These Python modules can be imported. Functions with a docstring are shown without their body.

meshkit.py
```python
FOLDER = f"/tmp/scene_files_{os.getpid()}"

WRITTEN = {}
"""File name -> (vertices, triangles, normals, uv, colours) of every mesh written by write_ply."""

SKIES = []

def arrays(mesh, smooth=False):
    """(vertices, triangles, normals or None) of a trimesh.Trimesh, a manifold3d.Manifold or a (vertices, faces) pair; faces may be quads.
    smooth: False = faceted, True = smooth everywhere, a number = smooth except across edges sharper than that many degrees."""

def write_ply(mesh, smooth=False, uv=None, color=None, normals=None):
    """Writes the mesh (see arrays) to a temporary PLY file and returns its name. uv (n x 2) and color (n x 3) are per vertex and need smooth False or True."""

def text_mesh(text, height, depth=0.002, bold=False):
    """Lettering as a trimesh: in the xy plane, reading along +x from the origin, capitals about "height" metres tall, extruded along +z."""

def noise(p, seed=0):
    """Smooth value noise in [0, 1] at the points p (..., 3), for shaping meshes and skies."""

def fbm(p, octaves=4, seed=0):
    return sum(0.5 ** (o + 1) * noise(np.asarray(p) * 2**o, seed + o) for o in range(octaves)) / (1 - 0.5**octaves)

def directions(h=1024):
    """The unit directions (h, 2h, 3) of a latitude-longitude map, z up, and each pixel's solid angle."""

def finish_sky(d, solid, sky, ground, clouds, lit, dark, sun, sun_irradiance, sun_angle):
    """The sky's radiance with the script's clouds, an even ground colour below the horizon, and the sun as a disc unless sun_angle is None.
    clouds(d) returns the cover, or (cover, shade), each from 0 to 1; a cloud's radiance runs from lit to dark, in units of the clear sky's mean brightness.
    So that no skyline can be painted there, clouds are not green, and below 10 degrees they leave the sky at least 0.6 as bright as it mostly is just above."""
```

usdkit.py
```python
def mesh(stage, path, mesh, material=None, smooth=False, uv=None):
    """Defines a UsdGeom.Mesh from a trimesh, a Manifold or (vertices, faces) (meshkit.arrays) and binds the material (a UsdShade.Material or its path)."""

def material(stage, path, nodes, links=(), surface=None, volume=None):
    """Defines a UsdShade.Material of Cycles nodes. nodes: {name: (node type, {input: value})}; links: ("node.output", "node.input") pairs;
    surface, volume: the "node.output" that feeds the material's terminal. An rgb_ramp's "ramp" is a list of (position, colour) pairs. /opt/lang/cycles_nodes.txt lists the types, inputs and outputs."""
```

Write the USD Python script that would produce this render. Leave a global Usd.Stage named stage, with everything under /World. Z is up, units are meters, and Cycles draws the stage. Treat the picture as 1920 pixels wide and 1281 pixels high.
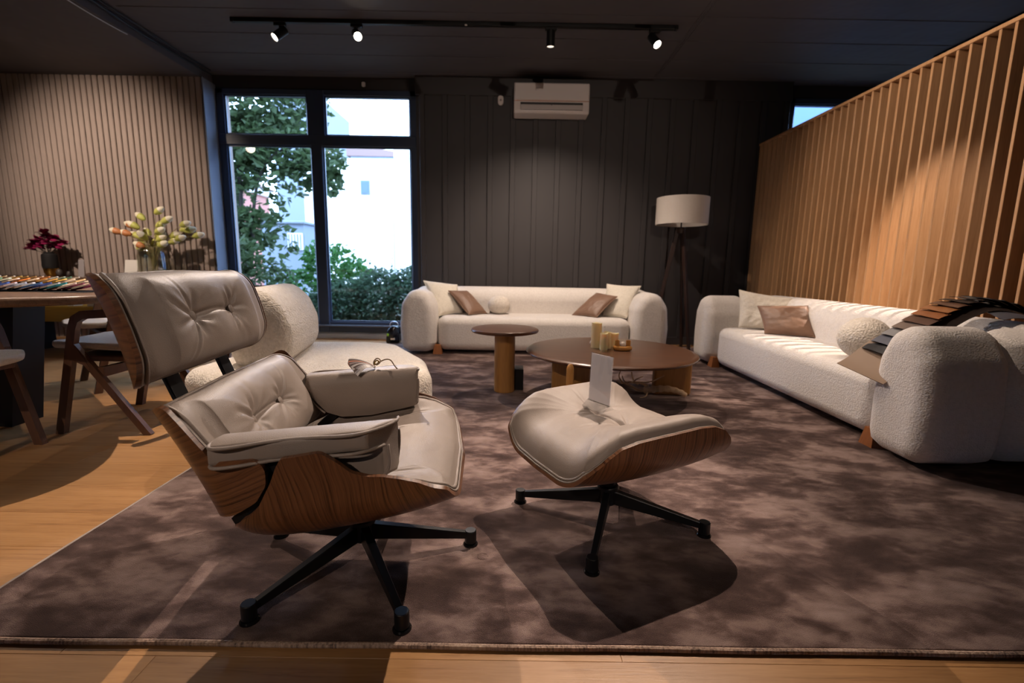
import math, random
import numpy as np
import trimesh
import usdkit, meshkit
from shapely.geometry import Polygon, LineString, box as sbox
from shapely.affinity import scale as scale_poly
from scipy.interpolate import CubicSpline, PchipInterpolator
from pxr import Usd, UsdGeom, UsdLux, UsdShade, Gf, Sdf

PI = math.pi
rng = np.random.default_rng(7)
stage = Usd.Stage.CreateInMemory()
UsdGeom.Xform.Define(stage, '/World')

# ------------------------------------------------------------------ camera, sky, sun, exposure
F_PX, HOR, YAW, ROLL, EYE = 880.0, 140.7, -2.9, 0.0168, (0.0, 0.0, 0.9)
_th, _psi, _r = math.atan(HOR / F_PX), math.atan(YAW / F_PX), math.atan(ROLL)
_fw = np.array([-math.sin(_psi) * math.cos(_th), math.cos(_psi) * math.cos(_th), -math.sin(_th)])
_rt = np.array([math.cos(_psi), math.sin(_psi), 0.0])
_up = np.cross(_rt, _fw)
_R = _rt * math.cos(_r) + _up * math.sin(_r)
_U = -_rt * math.sin(_r) + _up * math.cos(_r)
cam = UsdGeom.Camera.Define(stage, '/World/camera')
cam.CreateFocalLengthAttr(F_PX / 1920 * 36)
cam.CreateHorizontalApertureAttr(36.0)
cam.CreateVerticalApertureAttr(36.0 * 1281 / 1920)
cam.CreateFStopAttr(2.8)
cam.CreateFocusDistanceAttr(1.45)
cam.CreateClippingRangeAttr(Gf.Vec2f(0.05, 500))
cam.CreateExposureAttr(-0.12)
cam.AddTransformOp().Set(Gf.Matrix4d(*_R, 0, *_U, 0, *(-_fw), 0, *EYE, 1))

sky = UsdLux.DomeLight.Define(stage, '/World/sky')
sky.CreateIntensityAttr(1.0)
sky.CreateColorAttr(Gf.Vec3f(1.9, 2.8, 4.6))
sun = UsdLux.DistantLight.Define(stage, '/World/sun')
sun.CreateIntensityAttr(7.0)
sun.CreateAngleAttr(0.6)
sun.CreateColorAttr(Gf.Vec3f(1.0, 0.97, 0.95))
sun.AddRotateXYZOp().Set(Gf.Vec3f(52, 0, -28))      # from behind the camera's back, high: lights the facades across the street

# powers and targets of the ceiling spotlights (built with their housings further down)
P_WALL, P_KEY2, P_DOWN, P_SOFA = 60.0, 150.0, 75.0, 26.0
WARM = (1.0, 0.80, 0.66)
# x, target, power, half cone
FRONT_HEADS = [(0.97, (0.05, 1.60, 0.2), 145.0, 26), (-1.75, (-2.25, 2.05, 0.1), 110.0, 30), (-0.5, (0.1, 4.9, 0.5), 36.0, 30), (1.6, (1.35, 2.65, 0.1), 36.0, 23), (0.1, (2.80, 3.10, 1.40), 88.0, 36)]
TABLE_HEADS = [(-3.2, (-2.7, 2.7, 0.7), 30.0, 42), (-4.5, (-4.5, 5.45, 1.55), 120.0, 32)]
BEHIND_HEADS = [(4.05, 2.75, (2.45, 3.35, 0.55), 200.0, 15), (4.05, 4.1, (2.45, 3.6, 0.55), 90.0, 12)]
REAR_HEADS = [(-2.3, (-2.3, 2.5, 0.3), 80.0, 15), (-1.5, (-0.45, 1.45, 0.60), 80.0, 13), (0.6, (0.4, 5.6, 2.0), 85.0, 18), (1.1, (0.50, 1.50, 0.35), 60.0, 8)]

# ------------------------------------------------------------------ helpers
_used = {}
def numbered(path):
    n = _used.get(path, 0)
    _used[path] = n + 1
    return path if n == 0 else f'{path}_{n:03d}'

def tag(prim, label=None, cat=None, group=None, kind=None):
    p = prim.GetPrim() if hasattr(prim, 'GetPrim') else prim
    for k, v in (('label', label), ('category', cat), ('group', group), ('kind', kind)):
        if v:
            p.SetCustomDataByKey(k, v)
    return prim

def ppath(parent):
    if parent is None:
        return '/World'
    return str(parent.GetPath()) if hasattr(parent, 'GetPath') else str(parent.GetPrim().GetPath())

def thing(name, label, cat, loc=(0, 0, 0), rotz=0.0, group=None):
    x = UsdGeom.Xform.Define(stage, numbered('/World/' + name))
    x.AddTranslateOp().Set(Gf.Vec3d(*map(float, loc)))
    x.AddRotateZOp().Set(float(rotz))
    tag(x, label, cat, group)
    return x

def obj(name, m, mat, parent=None, smooth=35, uv=None, label=None, kind=None):
    if isinstance(m, MB):
        m = m.mesh()
    p = usdkit.mesh(stage, numbered(ppath(parent) + '/' + name), m, M[mat] if isinstance(mat, str) else mat, smooth=smooth, uv=uv)
    if label or kind:
        tag(p, label, None, None, kind)
    return p

def top(name, m, mat, label, cat, group=None, smooth=35, kind=None):
    return tag(obj(name, m, mat, None, smooth), label, cat, group, kind)

def struct(name, m, mat, parent=None, smooth=35):
    p = obj(name, m, mat, parent, smooth)
    if parent is None:
        tag(p, kind='structure')
    return p

def sthing(name):
    x = UsdGeom.Xform.Define(stage, numbered('/World/' + name))
    tag(x, kind='structure')
    return x

def copy_of(src, loc, rotz, label, group=None):
    base = src.GetPrim()
    was = base.GetCustomData()
    name = base.GetName()
    x = UsdGeom.Xform.Define(stage, numbered('/World/' + name))
    x.GetPrim().GetReferences().AddInternalReference(base.GetPath())
    x.ClearXformOpOrder()
    x.GetPrim().GetAttribute('xformOp:translate').Set(Gf.Vec3d(*map(float, loc)))
    x.GetPrim().GetAttribute('xformOp:rotateZ').Set(float(rotz))
    x.SetXformOpOrder([UsdGeom.XformOp(x.GetPrim().GetAttribute('xformOp:translate')), UsdGeom.XformOp(x.GetPrim().GetAttribute('xformOp:rotateZ'))])
    x.GetPrim().SetInstanceable(True)
    tag(x, label, was['category'], group or was.get('group'))
    return x

class MB:
    """Collects shapes into one mesh."""
    def __init__(self):
        self.parts = []
    def add(self, m):
        if isinstance(m, tuple):
            v, f = np.asarray(m[0], float), np.asarray(m[1], int)
            if f.shape[1] == 4:
                f = np.vstack([f[:, [0, 1, 2]], f[:, [0, 2, 3]]])
            m = trimesh.Trimesh(v, f, process=False)
        self.parts.append(m)
        return self
    def box(self, x0, x1, y0, y1, z0, z1):
        m = trimesh.creation.box([x1 - x0, y1 - y0, z1 - z0])
        m.apply_translation([(x0 + x1) / 2, (y0 + y1) / 2, (z0 + z1) / 2])
        return self.add(m)
    def mesh(self):
        return trimesh.util.concatenate(self.parts) if len(self.parts) > 1 else self.parts[0]

def box(x0, x1, y0, y1, z0, z1):
    return MB().box(x0, x1, y0, y1, z0, z1).mesh()

def cbox(x0, x1, y0, y1, z0, z1, c=0.003):
    """A box with chamfered edges."""
    p = []
    for x, sx in ((x0, 1), (x1, -1)):
        for y, sy in ((y0, 1), (y1, -1)):
            for z, sz in ((z0, 1), (z1, -1)):
                p += [(x + sx * c, y + sy * c, z), (x + sx * c, y, z + sz * c), (x, y + sy * c, z + sz * c)]
    return trimesh.convex.convex_hull(np.array(p))

def grid_faces(nu, nv, wrap_u=False):
    i, j = np.meshgrid(np.arange(nu if wrap_u else nu - 1), np.arange(nv - 1), indexing='ij')
    a, b = i * nv + j, ((i + 1) % nu) * nv + j
    q = np.stack([a, b, b + 1, a + 1], -1).reshape(-1, 4)
    return np.vstack([q[:, [0, 1, 2]], q[:, [0, 2, 3]]])

def outward(m):
    m = trimesh.Trimesh(m.vertices, m.faces, process=False)
    if m.volume < 0:
        m.invert()
    return m

def lathe(prof, n=40):
    p = np.array(prof, float)
    a = np.arange(n) * 2 * PI / n
    v = np.stack([np.outer(np.cos(a), p[:, 0]), np.outer(np.sin(a), p[:, 0]), np.tile(p[:, 1], (n, 1))], -1).reshape(-1, 3)
    return outward(trimesh.Trimesh(v, grid_faces(n, len(p), True), process=False))

def smoothpath(pts, n=24):
    p = np.array(pts, float)
    t = np.concatenate([[0], np.cumsum(np.linalg.norm(np.diff(p, axis=0), axis=1))])
    return CubicSpline(t, p)(np.linspace(0, t[-1], n))

def tube(pts, r, sides=8, closed=False, caps=True):
    p = np.asarray(pts, float)
    n = len(p)
    r = np.broadcast_to(r, (n,))
    t = (np.roll(p, -1, 0) - np.roll(p, 1, 0)) if closed else np.gradient(p, axis=0)
    t /= np.linalg.norm(t, axis=1, keepdims=True) + 1e-12
    a = np.zeros_like(p)
    a0 = np.cross(t[0], [0, 0, 1.0] if abs(t[0][2]) < 0.9 else [1.0, 0, 0])
    for i in range(n):
        a0 = a0 - t[i] * (a0 @ t[i])
        a0 /= np.linalg.norm(a0) + 1e-12
        a[i] = a0
    b = np.cross(t, a)
    ang = np.arange(sides) * 2 * PI / sides
    v = p[:, None] + r[:, None, None] * (np.cos(ang)[None, :, None] * a[:, None] + np.sin(ang)[None, :, None] * b[:, None])
    v = v.reshape(-1, 3)
    m = n if closed else n - 1
    i, j = np.meshgrid(np.arange(m), np.arange(sides), indexing='ij')
    i2, j2 = (i + 1) % n, (j + 1) % sides
    q = np.stack([i * sides + j, i * sides + j2, i2 * sides + j2, i2 * sides + j], -1).reshape(-1, 4)
    f = [q[:, [0, 1, 2]], q[:, [0, 2, 3]]]
    if caps and not closed:
        v = np.vstack([v, p[0], p[-1]])
        k = np.arange(sides)
        f.append(np.stack([np.full(sides, len(v) - 2), (k + 1) % sides, k], 1))
        f.append(np.stack([np.full(sides, len(v) - 1), (n - 1) * sides + k, (n - 1) * sides + (k + 1) % sides], 1))
    return outward(trimesh.Trimesh(v, np.vstack(f), process=False))

def bar(p0, p1, w0, h0, w1=None, h1=None, up=(0, 0, 1), c=0.15):
    """A tapered bar with chamfered edges; w across, h along up."""
    w1, h1 = w1 or w0, h1 or h0
    p0, p1 = np.array(p0, float), np.array(p1, float)
    t = p1 - p0
    t /= np.linalg.norm(t)
    s = np.cross(t, up)
    s /= np.linalg.norm(s)
    u = np.cross(s, t)
    pts = []
    for p, w, h in ((p0, w0, h0), (p1, w1, h1)):
        for sx in (-1, 1):
            for sz in (-1, 1):
                pts.append(p + s * sx * w / 2 * (1 - c) + u * sz * h / 2)
                pts.append(p + s * sx * w / 2 + u * sz * h / 2 * (1 - c))
    return trimesh.convex.convex_hull(np.array(pts))

def resample(poly, n):
    r = poly.exterior
    p = np.array([r.interpolate(d).coords[0] for d in np.linspace(0, r.length, n, endpoint=False)])
    if not r.is_ccw:
        p = p[::-1]
    k = np.argmin(p @ np.array([-1.0, 0.02]))
    return np.roll(p, -k, 0)

def rrect(x0, x1, y0, y1, r):
    r = min(r, (x1 - x0) / 2 - 1e-4, (y1 - y0) / 2 - 1e-4)
    return sbox(x0 + r, y0 + r, x1 - r, y1 - r).buffer(r, 16)

def pill(poly, z0, z1, r, bulge=0.0, n=96, rings=6, arc=7, bulge2=None):
    """poly extruded from z0 to z1 with edges rounded by r; bulge raises the two caps in the middle."""
    inner = poly.buffer(-r, 16)
    p = resample(inner, n)
    t = np.roll(p, -1, 0) - np.roll(p, 1, 0)
    nn = np.stack([t[:, 1], -t[:, 0]], 1)
    nn /= np.linalg.norm(nn, axis=1, keepdims=True)
    c = np.array(inner.centroid.coords[0])
    rows, zs = [], []
    b2 = bulge if bulge2 is None else bulge2
    for k in range(rings):
        q = k / rings
        rows.append(c + (p - c) * q if q else c + (p - c) * 1e-3); zs.append(z0 - b2 * (1 - q * q))
    for k in range(arc + 1):
        a = -PI / 2 + PI / 2 * k / arc
        rows.append(p + nn * r * math.cos(a)); zs.append(z0 + r + r * math.sin(a))
    for k in range(arc + 1):
        a = PI / 2 * k / arc
        rows.append(p + nn * r * math.cos(a)); zs.append(z1 - r + r * math.sin(a))
    for k in reversed(range(rings)):
        q = k / rings
        rows.append(c + (p - c) * q if q else c + (p - c) * 1e-3); zs.append(z1 + bulge * (1 - q * q))
    v = np.stack([np.concatenate([row, np.full((n, 1), z)], 1) for row, z in zip(rows, zs)], 1).reshape(-1, 3)
    return outward(trimesh.Trimesh(v, grid_faces(n, len(rows), True), process=False))

def moved(m, loc=(0, 0, 0), rz=0.0, rx=0.0, ry=0.0, s=1.0):
    T = trimesh.transformations
    m = m.copy()
    mat = T.translation_matrix(loc) @ T.rotation_matrix(rz, [0, 0, 1]) @ T.rotation_matrix(ry, [0, 1, 0]) @ T.rotation_matrix(rx, [1, 0, 0])
    m.vertices = m.vertices * s
    m.apply_transform(mat)
    return m

def xz(m):
    """xy-plane extrusion along z becomes an xz-plane shape extruded along y."""
    m = m.copy()
    m.vertices = np.stack([m.vertices[:, 0], m.vertices[:, 2], m.vertices[:, 1]], 1)
    return outward(m)

def yz(m):
    m = m.copy()
    m.vertices = np.stack([m.vertices[:, 2], m.vertices[:, 0], m.vertices[:, 1]], 1)
    return outward(m)

# ------------------------------------------------------------------ materials
M = {}
def mat(name, nodes, links=(), surface='p.BSDF', volume=None):
    M[name] = usdkit.material(stage, '/World/Looks/' + name, nodes, links, surface=surface, volume=volume)

def plain(name, color, rough=0.5, spec=0.5, metal=0.0, bump=None, coat=0.0, **kw):
    n = {'p': ('principled_bsdf', {'base_color': color, 'roughness': rough, 'specular_ior_level': spec, 'metallic': metal, 'coat_weight': coat, **kw})}
    l = []
    if bump:
        scale, dist, detail = bump
        n['tc'] = ('texture_coordinate', {})
        n['n'] = ('noise_texture', {'scale': scale, 'detail': detail})
        n['b'] = ('bump', {'distance': dist, 'strength': 1.0})
        l = [('tc.object', 'n.vector'), ('n.fac', 'b.height'), ('b.normal', 'p.normal')]
    mat(name, n, l)

def fabric(name, color, dark, scale, dist, rough=0.95, sheen=0.15):
    """Looped boucle: cell pattern bump over an even tone."""
    mat(name, {'tc': ('texture_coordinate', {}), 'v': ('voronoi_texture', {'scale': scale, 'feature': 'smooth_f1', 'smoothness': 0.6}),
               'n': ('noise_texture', {'scale': scale * 0.45, 'detail': 4.0, 'roughness': 0.7}),
               's': ('mix', {'mix_type': 'mix', 'fac': 0.5}), 'r': ('rgb_ramp', {'ramp': [(0.3, dark), (0.6, color)]}),
               'b': ('bump', {'distance': dist, 'strength': 1.0, 'invert': False}),
               'p': ('principled_bsdf', {'roughness': rough, 'specular_ior_level': 0.15, 'sheen_weight': sheen, 'sheen_roughness': 0.5})},
        [('tc.object', 'v.vector'), ('tc.object', 'n.vector'), ('v.distance', 's.color1'), ('n.fac', 's.color2'), ('n.fac', 'r.fac'), ('r.color', 'p.base_color'), ('s.color', 'b.height'), ('b.normal', 'p.normal')])

def wood(name, light, mid, dark, stretch, rough=0.4, uv=False, scale=1.0, coat=0.0, rand=0.0, bump=0.0006):
    """Straight grain: noise stretched along one axis, darker streaks. stretch scales the coordinates per axis."""
    n = {'tc': ('texture_coordinate', {}), 'oi': ('object_info', {}),
         'off': ('vector_math', {'math_type': 'multiply', 'vector2': (37.0, 11.0, 23.0)}),
         'add': ('vector_math', {'math_type': 'add'}),
         'm': ('mapping', {'scale': stretch}),
         'n': ('noise_texture', {'scale': 3.0 * scale, 'detail': 5.0, 'roughness': 0.6, 'distortion': 1.5}),
         'n2': ('noise_texture', {'scale': 22.0 * scale, 'detail': 3.0, 'roughness': 0.7}),
         'mx': ('mix', {'mix_type': 'mix', 'fac': 0.35}),
         'r': ('rgb_ramp', {'ramp': [(0.28, dark), (0.45, mid), (0.68, light)]}),
         'hs': ('hsv', {'hue': 0.5, 'saturation': 1.0}),
         'mr': ('map_range', {'from_min': 0.0, 'from_max': 1.0, 'to_min': 1.0 - rand, 'to_max': 1.0 + rand}),
         'b': ('bump', {'distance': bump, 'strength': 0.6}),
         'p': ('principled_bsdf', {'roughness': rough, 'specular_ior_level': 0.4, 'coat_weight': coat, 'coat_roughness': 0.2})}
    c = 'tc.UV' if uv else 'tc.object'
    mat(name, n, [('oi.random', 'off.vector1'), (c, 'm.vector'), ('m.vector', 'add.vector1'), ('off.vector', 'add.vector2'),
                  ('add.vector', 'n.vector'), ('add.vector', 'n2.vector'), ('n.fac', 'mx.color1'), ('n2.fac', 'mx.color2'), ('mx.color', 'r.fac'),
                  ('oi.random', 'mr.value'), ('mr.result', 'hs.value'), ('r.color', 'hs.color'), ('hs.color', 'p.base_color'),
                  ('n2.fac', 'b.height'), ('b.normal', 'p.normal')])

# leather: fine grain and small creases
def leather(name, color, rough=0.42, bumpd=0.0012):
    mat(name, {'tc': ('texture_coordinate', {}), 'v': ('voronoi_texture', {'scale': 420.0, 'feature': 'f1'}), 'n': ('noise_texture', {'scale': 28.0, 'detail': 5.0}),
               'mx': ('mix', {'mix_type': 'mix', 'fac': 0.6}), 'b': ('bump', {'distance': bumpd, 'strength': 0.5}),
               'n3': ('noise_texture', {'scale': 6.0, 'detail': 3.0}), 'hs': ('hsv', {'hue': 0.5, 'saturation': 1.0, 'color': color}),
               'mr': ('map_range', {'from_min': 0.3, 'from_max': 0.7, 'to_min': 0.93, 'to_max': 1.06}),
               'p': ('principled_bsdf', {'roughness': rough, 'specular_ior_level': 0.5, 'sheen_weight': 0.05})},
        [('tc.object', 'v.vector'), ('tc.object', 'n.vector'), ('tc.object', 'n3.vector'), ('v.distance', 'mx.color1'), ('n.fac', 'mx.color2'), ('mx.color', 'b.height'), ('b.normal', 'p.normal'),
         ('n3.fac', 'mr.value'), ('mr.result', 'hs.value'), ('hs.color', 'p.base_color')])
leather('taupe_leather', (0.225, 0.180, 0.150), 0.56)
leather('brown_leather', (0.20, 0.112, 0.070), 0.5)

# striped veneer of the lounge chair: bands run across the bent shell
mat('veneer', {'tc': ('texture_coordinate', {}), 'm': ('mapping', {'scale': (0.6, 1.0, 1.0)}),
               'nd': ('noise_texture', {'scale': 4.0, 'detail': 2.0, 'roughness': 0.5}),
               'sc': ('vector_math', {'math_type': 'scale', 'scale': 0.11}), 'ad': ('vector_math', {'math_type': 'add'}),
               'm2': ('mapping', {'scale': (0.5, 1.0, 1.0)}),
               'w': ('wave_texture', {'wave_type': 'bands', 'bands_direction': 'y', 'profile': 'saw', 'scale': 26.0, 'distortion': 2.5, 'detail': 2.0, 'detail_scale': 2.0, 'detail_roughness': 0.5}),
               'm3': ('mapping', {'scale': (1.6, 62.0, 1.0)}), 'nf': ('noise_texture', {'scale': 2.6, 'detail': 5.0, 'roughness': 0.7}),
               'mx': ('mix', {'mix_type': 'mix', 'fac': 0.84}),
               'r': ('rgb_ramp', {'ramp': [(0.28, (0.028, 0.011, 0.006)), (0.38, (0.070, 0.027, 0.012)), (0.48, (0.120, 0.049, 0.021)), (0.72, (0.185, 0.080, 0.034))]}),
               'p': ('principled_bsdf', {'roughness': 0.34, 'specular_ior_level': 0.45, 'coat_weight': 0.12, 'coat_roughness': 0.2})},
    [('tc.UV', 'm.vector'), ('m.vector', 'nd.vector'), ('nd.color', 'sc.vector1'), ('m.vector', 'ad.vector1'), ('sc.vector', 'ad.vector2'), ('ad.vector', 'm2.vector'), ('m2.vector', 'w.vector'),
     ('ad.vector', 'm3.vector'), ('m3.vector', 'nf.vector'), ('w.fac', 'mx.color1'), ('nf.fac', 'mx.color2'), ('mx.color', 'r.fac'), ('r.color', 'p.base_color')])

fabric('boucle', (0.70, 0.655, 0.61), (0.62, 0.575, 0.53), 130.0, 0.0035)
fabric('boucle_coarse', (0.70, 0.635, 0.55), (0.58, 0.52, 0.44), 100.0, 0.009)
fabric('cream_cotton', (0.70, 0.65, 0.56), (0.62, 0.57, 0.48), 160.0, 0.003, sheen=0.1)
fabric('seat_fabric', (0.62, 0.57, 0.50), (0.55, 0.50, 0.43), 200.0, 0.002, sheen=0.05)
fabric('shade_linen', (0.58, 0.53, 0.48), (0.53, 0.48, 0.43), 300.0, 0.001, sheen=0.0)

# cut-pile rug with brushed light and dark patches
mat('rug_pile', {'tc': ('texture_coordinate', {}), 'm': ('mapping', {'scale': (1.0, 1.7, 1.0), 'rotation': (0, 0, 0.5)}),
                 'n1': ('noise_texture', {'scale': 3.3, 'detail': 3.0, 'roughness': 0.5, 'distortion': 0.3}),
                 'n4': ('noise_texture', {'scale': 13.0, 'detail': 3.0, 'roughness': 0.55, 'distortion': 0.3}),
                 'n2': ('noise_texture', {'scale': 420.0, 'detail': 2.0, 'roughness': 0.7}),
                 'mx0': ('mix', {'mix_type': 'mix', 'fac': 0.33}), 'mx': ('mix', {'mix_type': 'mix', 'fac': 0.15}),
                 'r': ('rgb_ramp', {'ramp': [(0.39, (0.040, 0.024, 0.021)), (0.46, (0.066, 0.041, 0.036)), (0.505, (0.112, 0.073, 0.064)), (0.555, (0.195, 0.135, 0.118)), (0.66, (0.30, 0.222, 0.197))]}),
                 'b': ('bump', {'distance': 0.004, 'strength': 0.8}),
                 'p': ('principled_bsdf', {'roughness': 0.95, 'specular_ior_level': 0.1, 'sheen_weight': 0.2, 'sheen_roughness': 0.4, 'sheen_tint': (0.7, 0.55, 0.5)})},
    [('tc.object', 'm.vector'), ('m.vector', 'n1.vector'), ('m.vector', 'n4.vector'), ('tc.object', 'n2.vector'), ('n1.fac', 'mx0.color1'), ('n4.fac', 'mx0.color2'), ('mx0.color', 'mx.color1'), ('n2.fac', 'mx.color2'),
     ('mx.color', 'r.fac'), ('r.color', 'p.base_color'), ('n2.fac', 'b.height'), ('b.normal', 'p.normal')])
mat('rug_binding', {'tc': ('texture_coordinate', {}), 'm': ('mapping', {'scale': (170.0, 170.0, 8.0)}), 'm2': ('mapping', {'scale': (7.0, 7.0, 1.0)}),
                    'n': ('noise_texture', {'scale': 1.0, 'detail': 2.0}), 'n2': ('noise_texture', {'scale': 1.0, 'detail': 3.0}), 'mx': ('mix', {'mix_type': 'mix', 'fac': 0.5}),
                    'r': ('rgb_ramp', {'ramp': [(0.36, (0.11, 0.08, 0.07)), (0.52, (0.38, 0.27, 0.205)), (0.7, (0.56, 0.43, 0.34))]}),
                    'b': ('bump', {'distance': 0.003, 'strength': 0.9}), 'p': ('principled_bsdf', {'roughness': 0.9, 'specular_ior_level': 0.1})},
    [('tc.object', 'm.vector'), ('m.vector', 'n.vector'), ('tc.object', 'm2.vector'), ('m2.vector', 'n2.vector'), ('n.fac', 'mx.color1'), ('n2.fac', 'mx.color2'), ('mx.color', 'r.fac'), ('r.color', 'p.base_color'), ('n.fac', 'b.height'), ('b.normal', 'p.normal')])

wood('oak_floor', (0.41, 0.222, 0.088), (0.335, 0.170, 0.063), (0.17, 0.076, 0.027), (0.55, 9.0, 4.0), rough=0.42, rand=0.06, scale=0.8)
wood('oak_panel', (0.40, 0.225, 0.105), (0.32, 0.17, 0.075), (0.22, 0.11, 0.045), (10.0, 10.0, 0.6), rough=0.45, rand=0.05)
wood('oak_slat', (0.52, 0.30, 0.145), (0.45, 0.245, 0.112), (0.33, 0.17, 0.074), (10.0, 10.0, 0.6), rough=0.45, rand=0.08)
wood('oak_leg', (0.44, 0.22, 0.06), (0.36, 0.17, 0.045), (0.25, 0.11, 0.03), (9.0, 9.0, 0.8), rough=0.4)
wood('walnut_top', (0.125, 0.056, 0.028), (0.092, 0.039, 0.019), (0.052, 0.022, 0.011), (0.8, 9.0, 6.0), rough=0.33, coat=0.2)
wood('walnut_frame', (0.13, 0.062, 0.034), (0.095, 0.044, 0.024), (0.055, 0.026, 0.015), (6.0, 6.0, 1.0), rough=0.38)
wood('dark_oak_top', (0.16, 0.095, 0.058), (0.11, 0.062, 0.038), (0.06, 0.034, 0.022), (1.0, 8.0, 6.0), rough=0.35)
wood('lamp_wood', (0.035, 0.015, 0.01), (0.025, 0.011, 0.008), (0.012, 0.006, 0.005), (6, 6, 1.0), rough=0.5)
wood('driftwood', (0.72, 0.52, 0.33), (0.58, 0.39, 0.23), (0.34, 0.20, 0.11), (8.0, 3.0, 3.0), rough=0.8)
wood('mustard_wood', (0.56, 0.34, 0.045), (0.51, 0.30, 0.036), (0.44, 0.25, 0.028), (1.0, 8.0, 8.0), rough=0.5)
plain('dark_wall', (0.036, 0.032, 0.033), 0.55, 0.4)
plain('ceiling_paint', (0.088, 0.080, 0.086), 0.75, 0.3, bump=(2.2, 0.02, 4.0))
plain('ribbed_paint', (0.33, 0.262, 0.225), 0.75, 0.2)
plain('ribbed_groove', (0.30, 0.24, 0.205), 0.85, 0.1)
plain('white_paint', (0.34, 0.34, 0.36), 0.7, 0.3)
plain('reveal_paint', (0.17, 0.185, 0.22), 0.7, 0.3)  # white reveal, with the dimmed blue of the daylight put into its colour
plain('plaster', (0.25, 0.22, 0.20), 0.85, 0.2)
plain('anthracite_frame', (0.032, 0.048, 0.088), 0.35, 0.5)  # anthracite frames with the blue of lens flare mixed into the colour
plain('black_metal', (0.005, 0.005, 0.0055), 0.42, 0.3)
plain('sill_metal', (0.10, 0.115, 0.145), 0.22, 0.6)
plain('black_gloss', (0.006, 0.006, 0.007), 0.12, 0.6)
plain('black_matte', (0.010, 0.009, 0.009), 0.7, 0.3)
plain('pedestal_black', (0.006, 0.005, 0.005), 0.5, 0.25)
plain('white_plastic', (0.64, 0.59, 0.57), 0.35, 0.5)
plain('copper_trim', (0.55, 0.25, 0.14), 0.3, 0.5, metal=0.8)
plain('louvre_dark', (0.03, 0.027, 0.027), 0.6)
plain('chrome', (0.75, 0.75, 0.77), 0.12, 0.5, metal=1.0)
plain('brass', (0.55, 0.36, 0.09), 0.22, 0.5, metal=1.0)
plain('paper_white', (0.84, 0.81, 0.85), 0.7, 0.2)
plain('paper_warm', (0.70, 0.66, 0.60), 0.8, 0.2)
plain('pebble_dark', (0.06, 0.05, 0.045), 0.5)
plain('card_grey', (0.28, 0.25, 0.25), 0.8, 0.2)
plain('candle_wax', (0.74, 0.63, 0.36), 0.5, 0.4, subsurface_weight=0.25, subsurface_scale=0.01)
plain('amber_ceramic', (0.48, 0.22, 0.05), 0.2, 0.6)
plain('white_ceramic', (0.68, 0.60, 0.52), 0.15, 0.6)
plain('magenta_petal', (0.22, 0.008, 0.06), 0.55, 0.4)
plain('dark_stem', (0.05, 0.035, 0.02), 0.7)
plain('pale_stem', (0.30, 0.24, 0.12), 0.6)
plain('lime_bud', (0.52, 0.52, 0.12), 0.5)
plain('cream_bud', (0.78, 0.72, 0.55), 0.5)
plain('orange_bud', (0.52, 0.20, 0.07), 0.5)
plain('green_tag', (0.30, 0.55, 0.04), 0.4)
plain('cable_black', (0.010, 0.010, 0.012), 0.5)
plain('cable_white', (0.5, 0.5, 0.52), 0.4)
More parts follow.
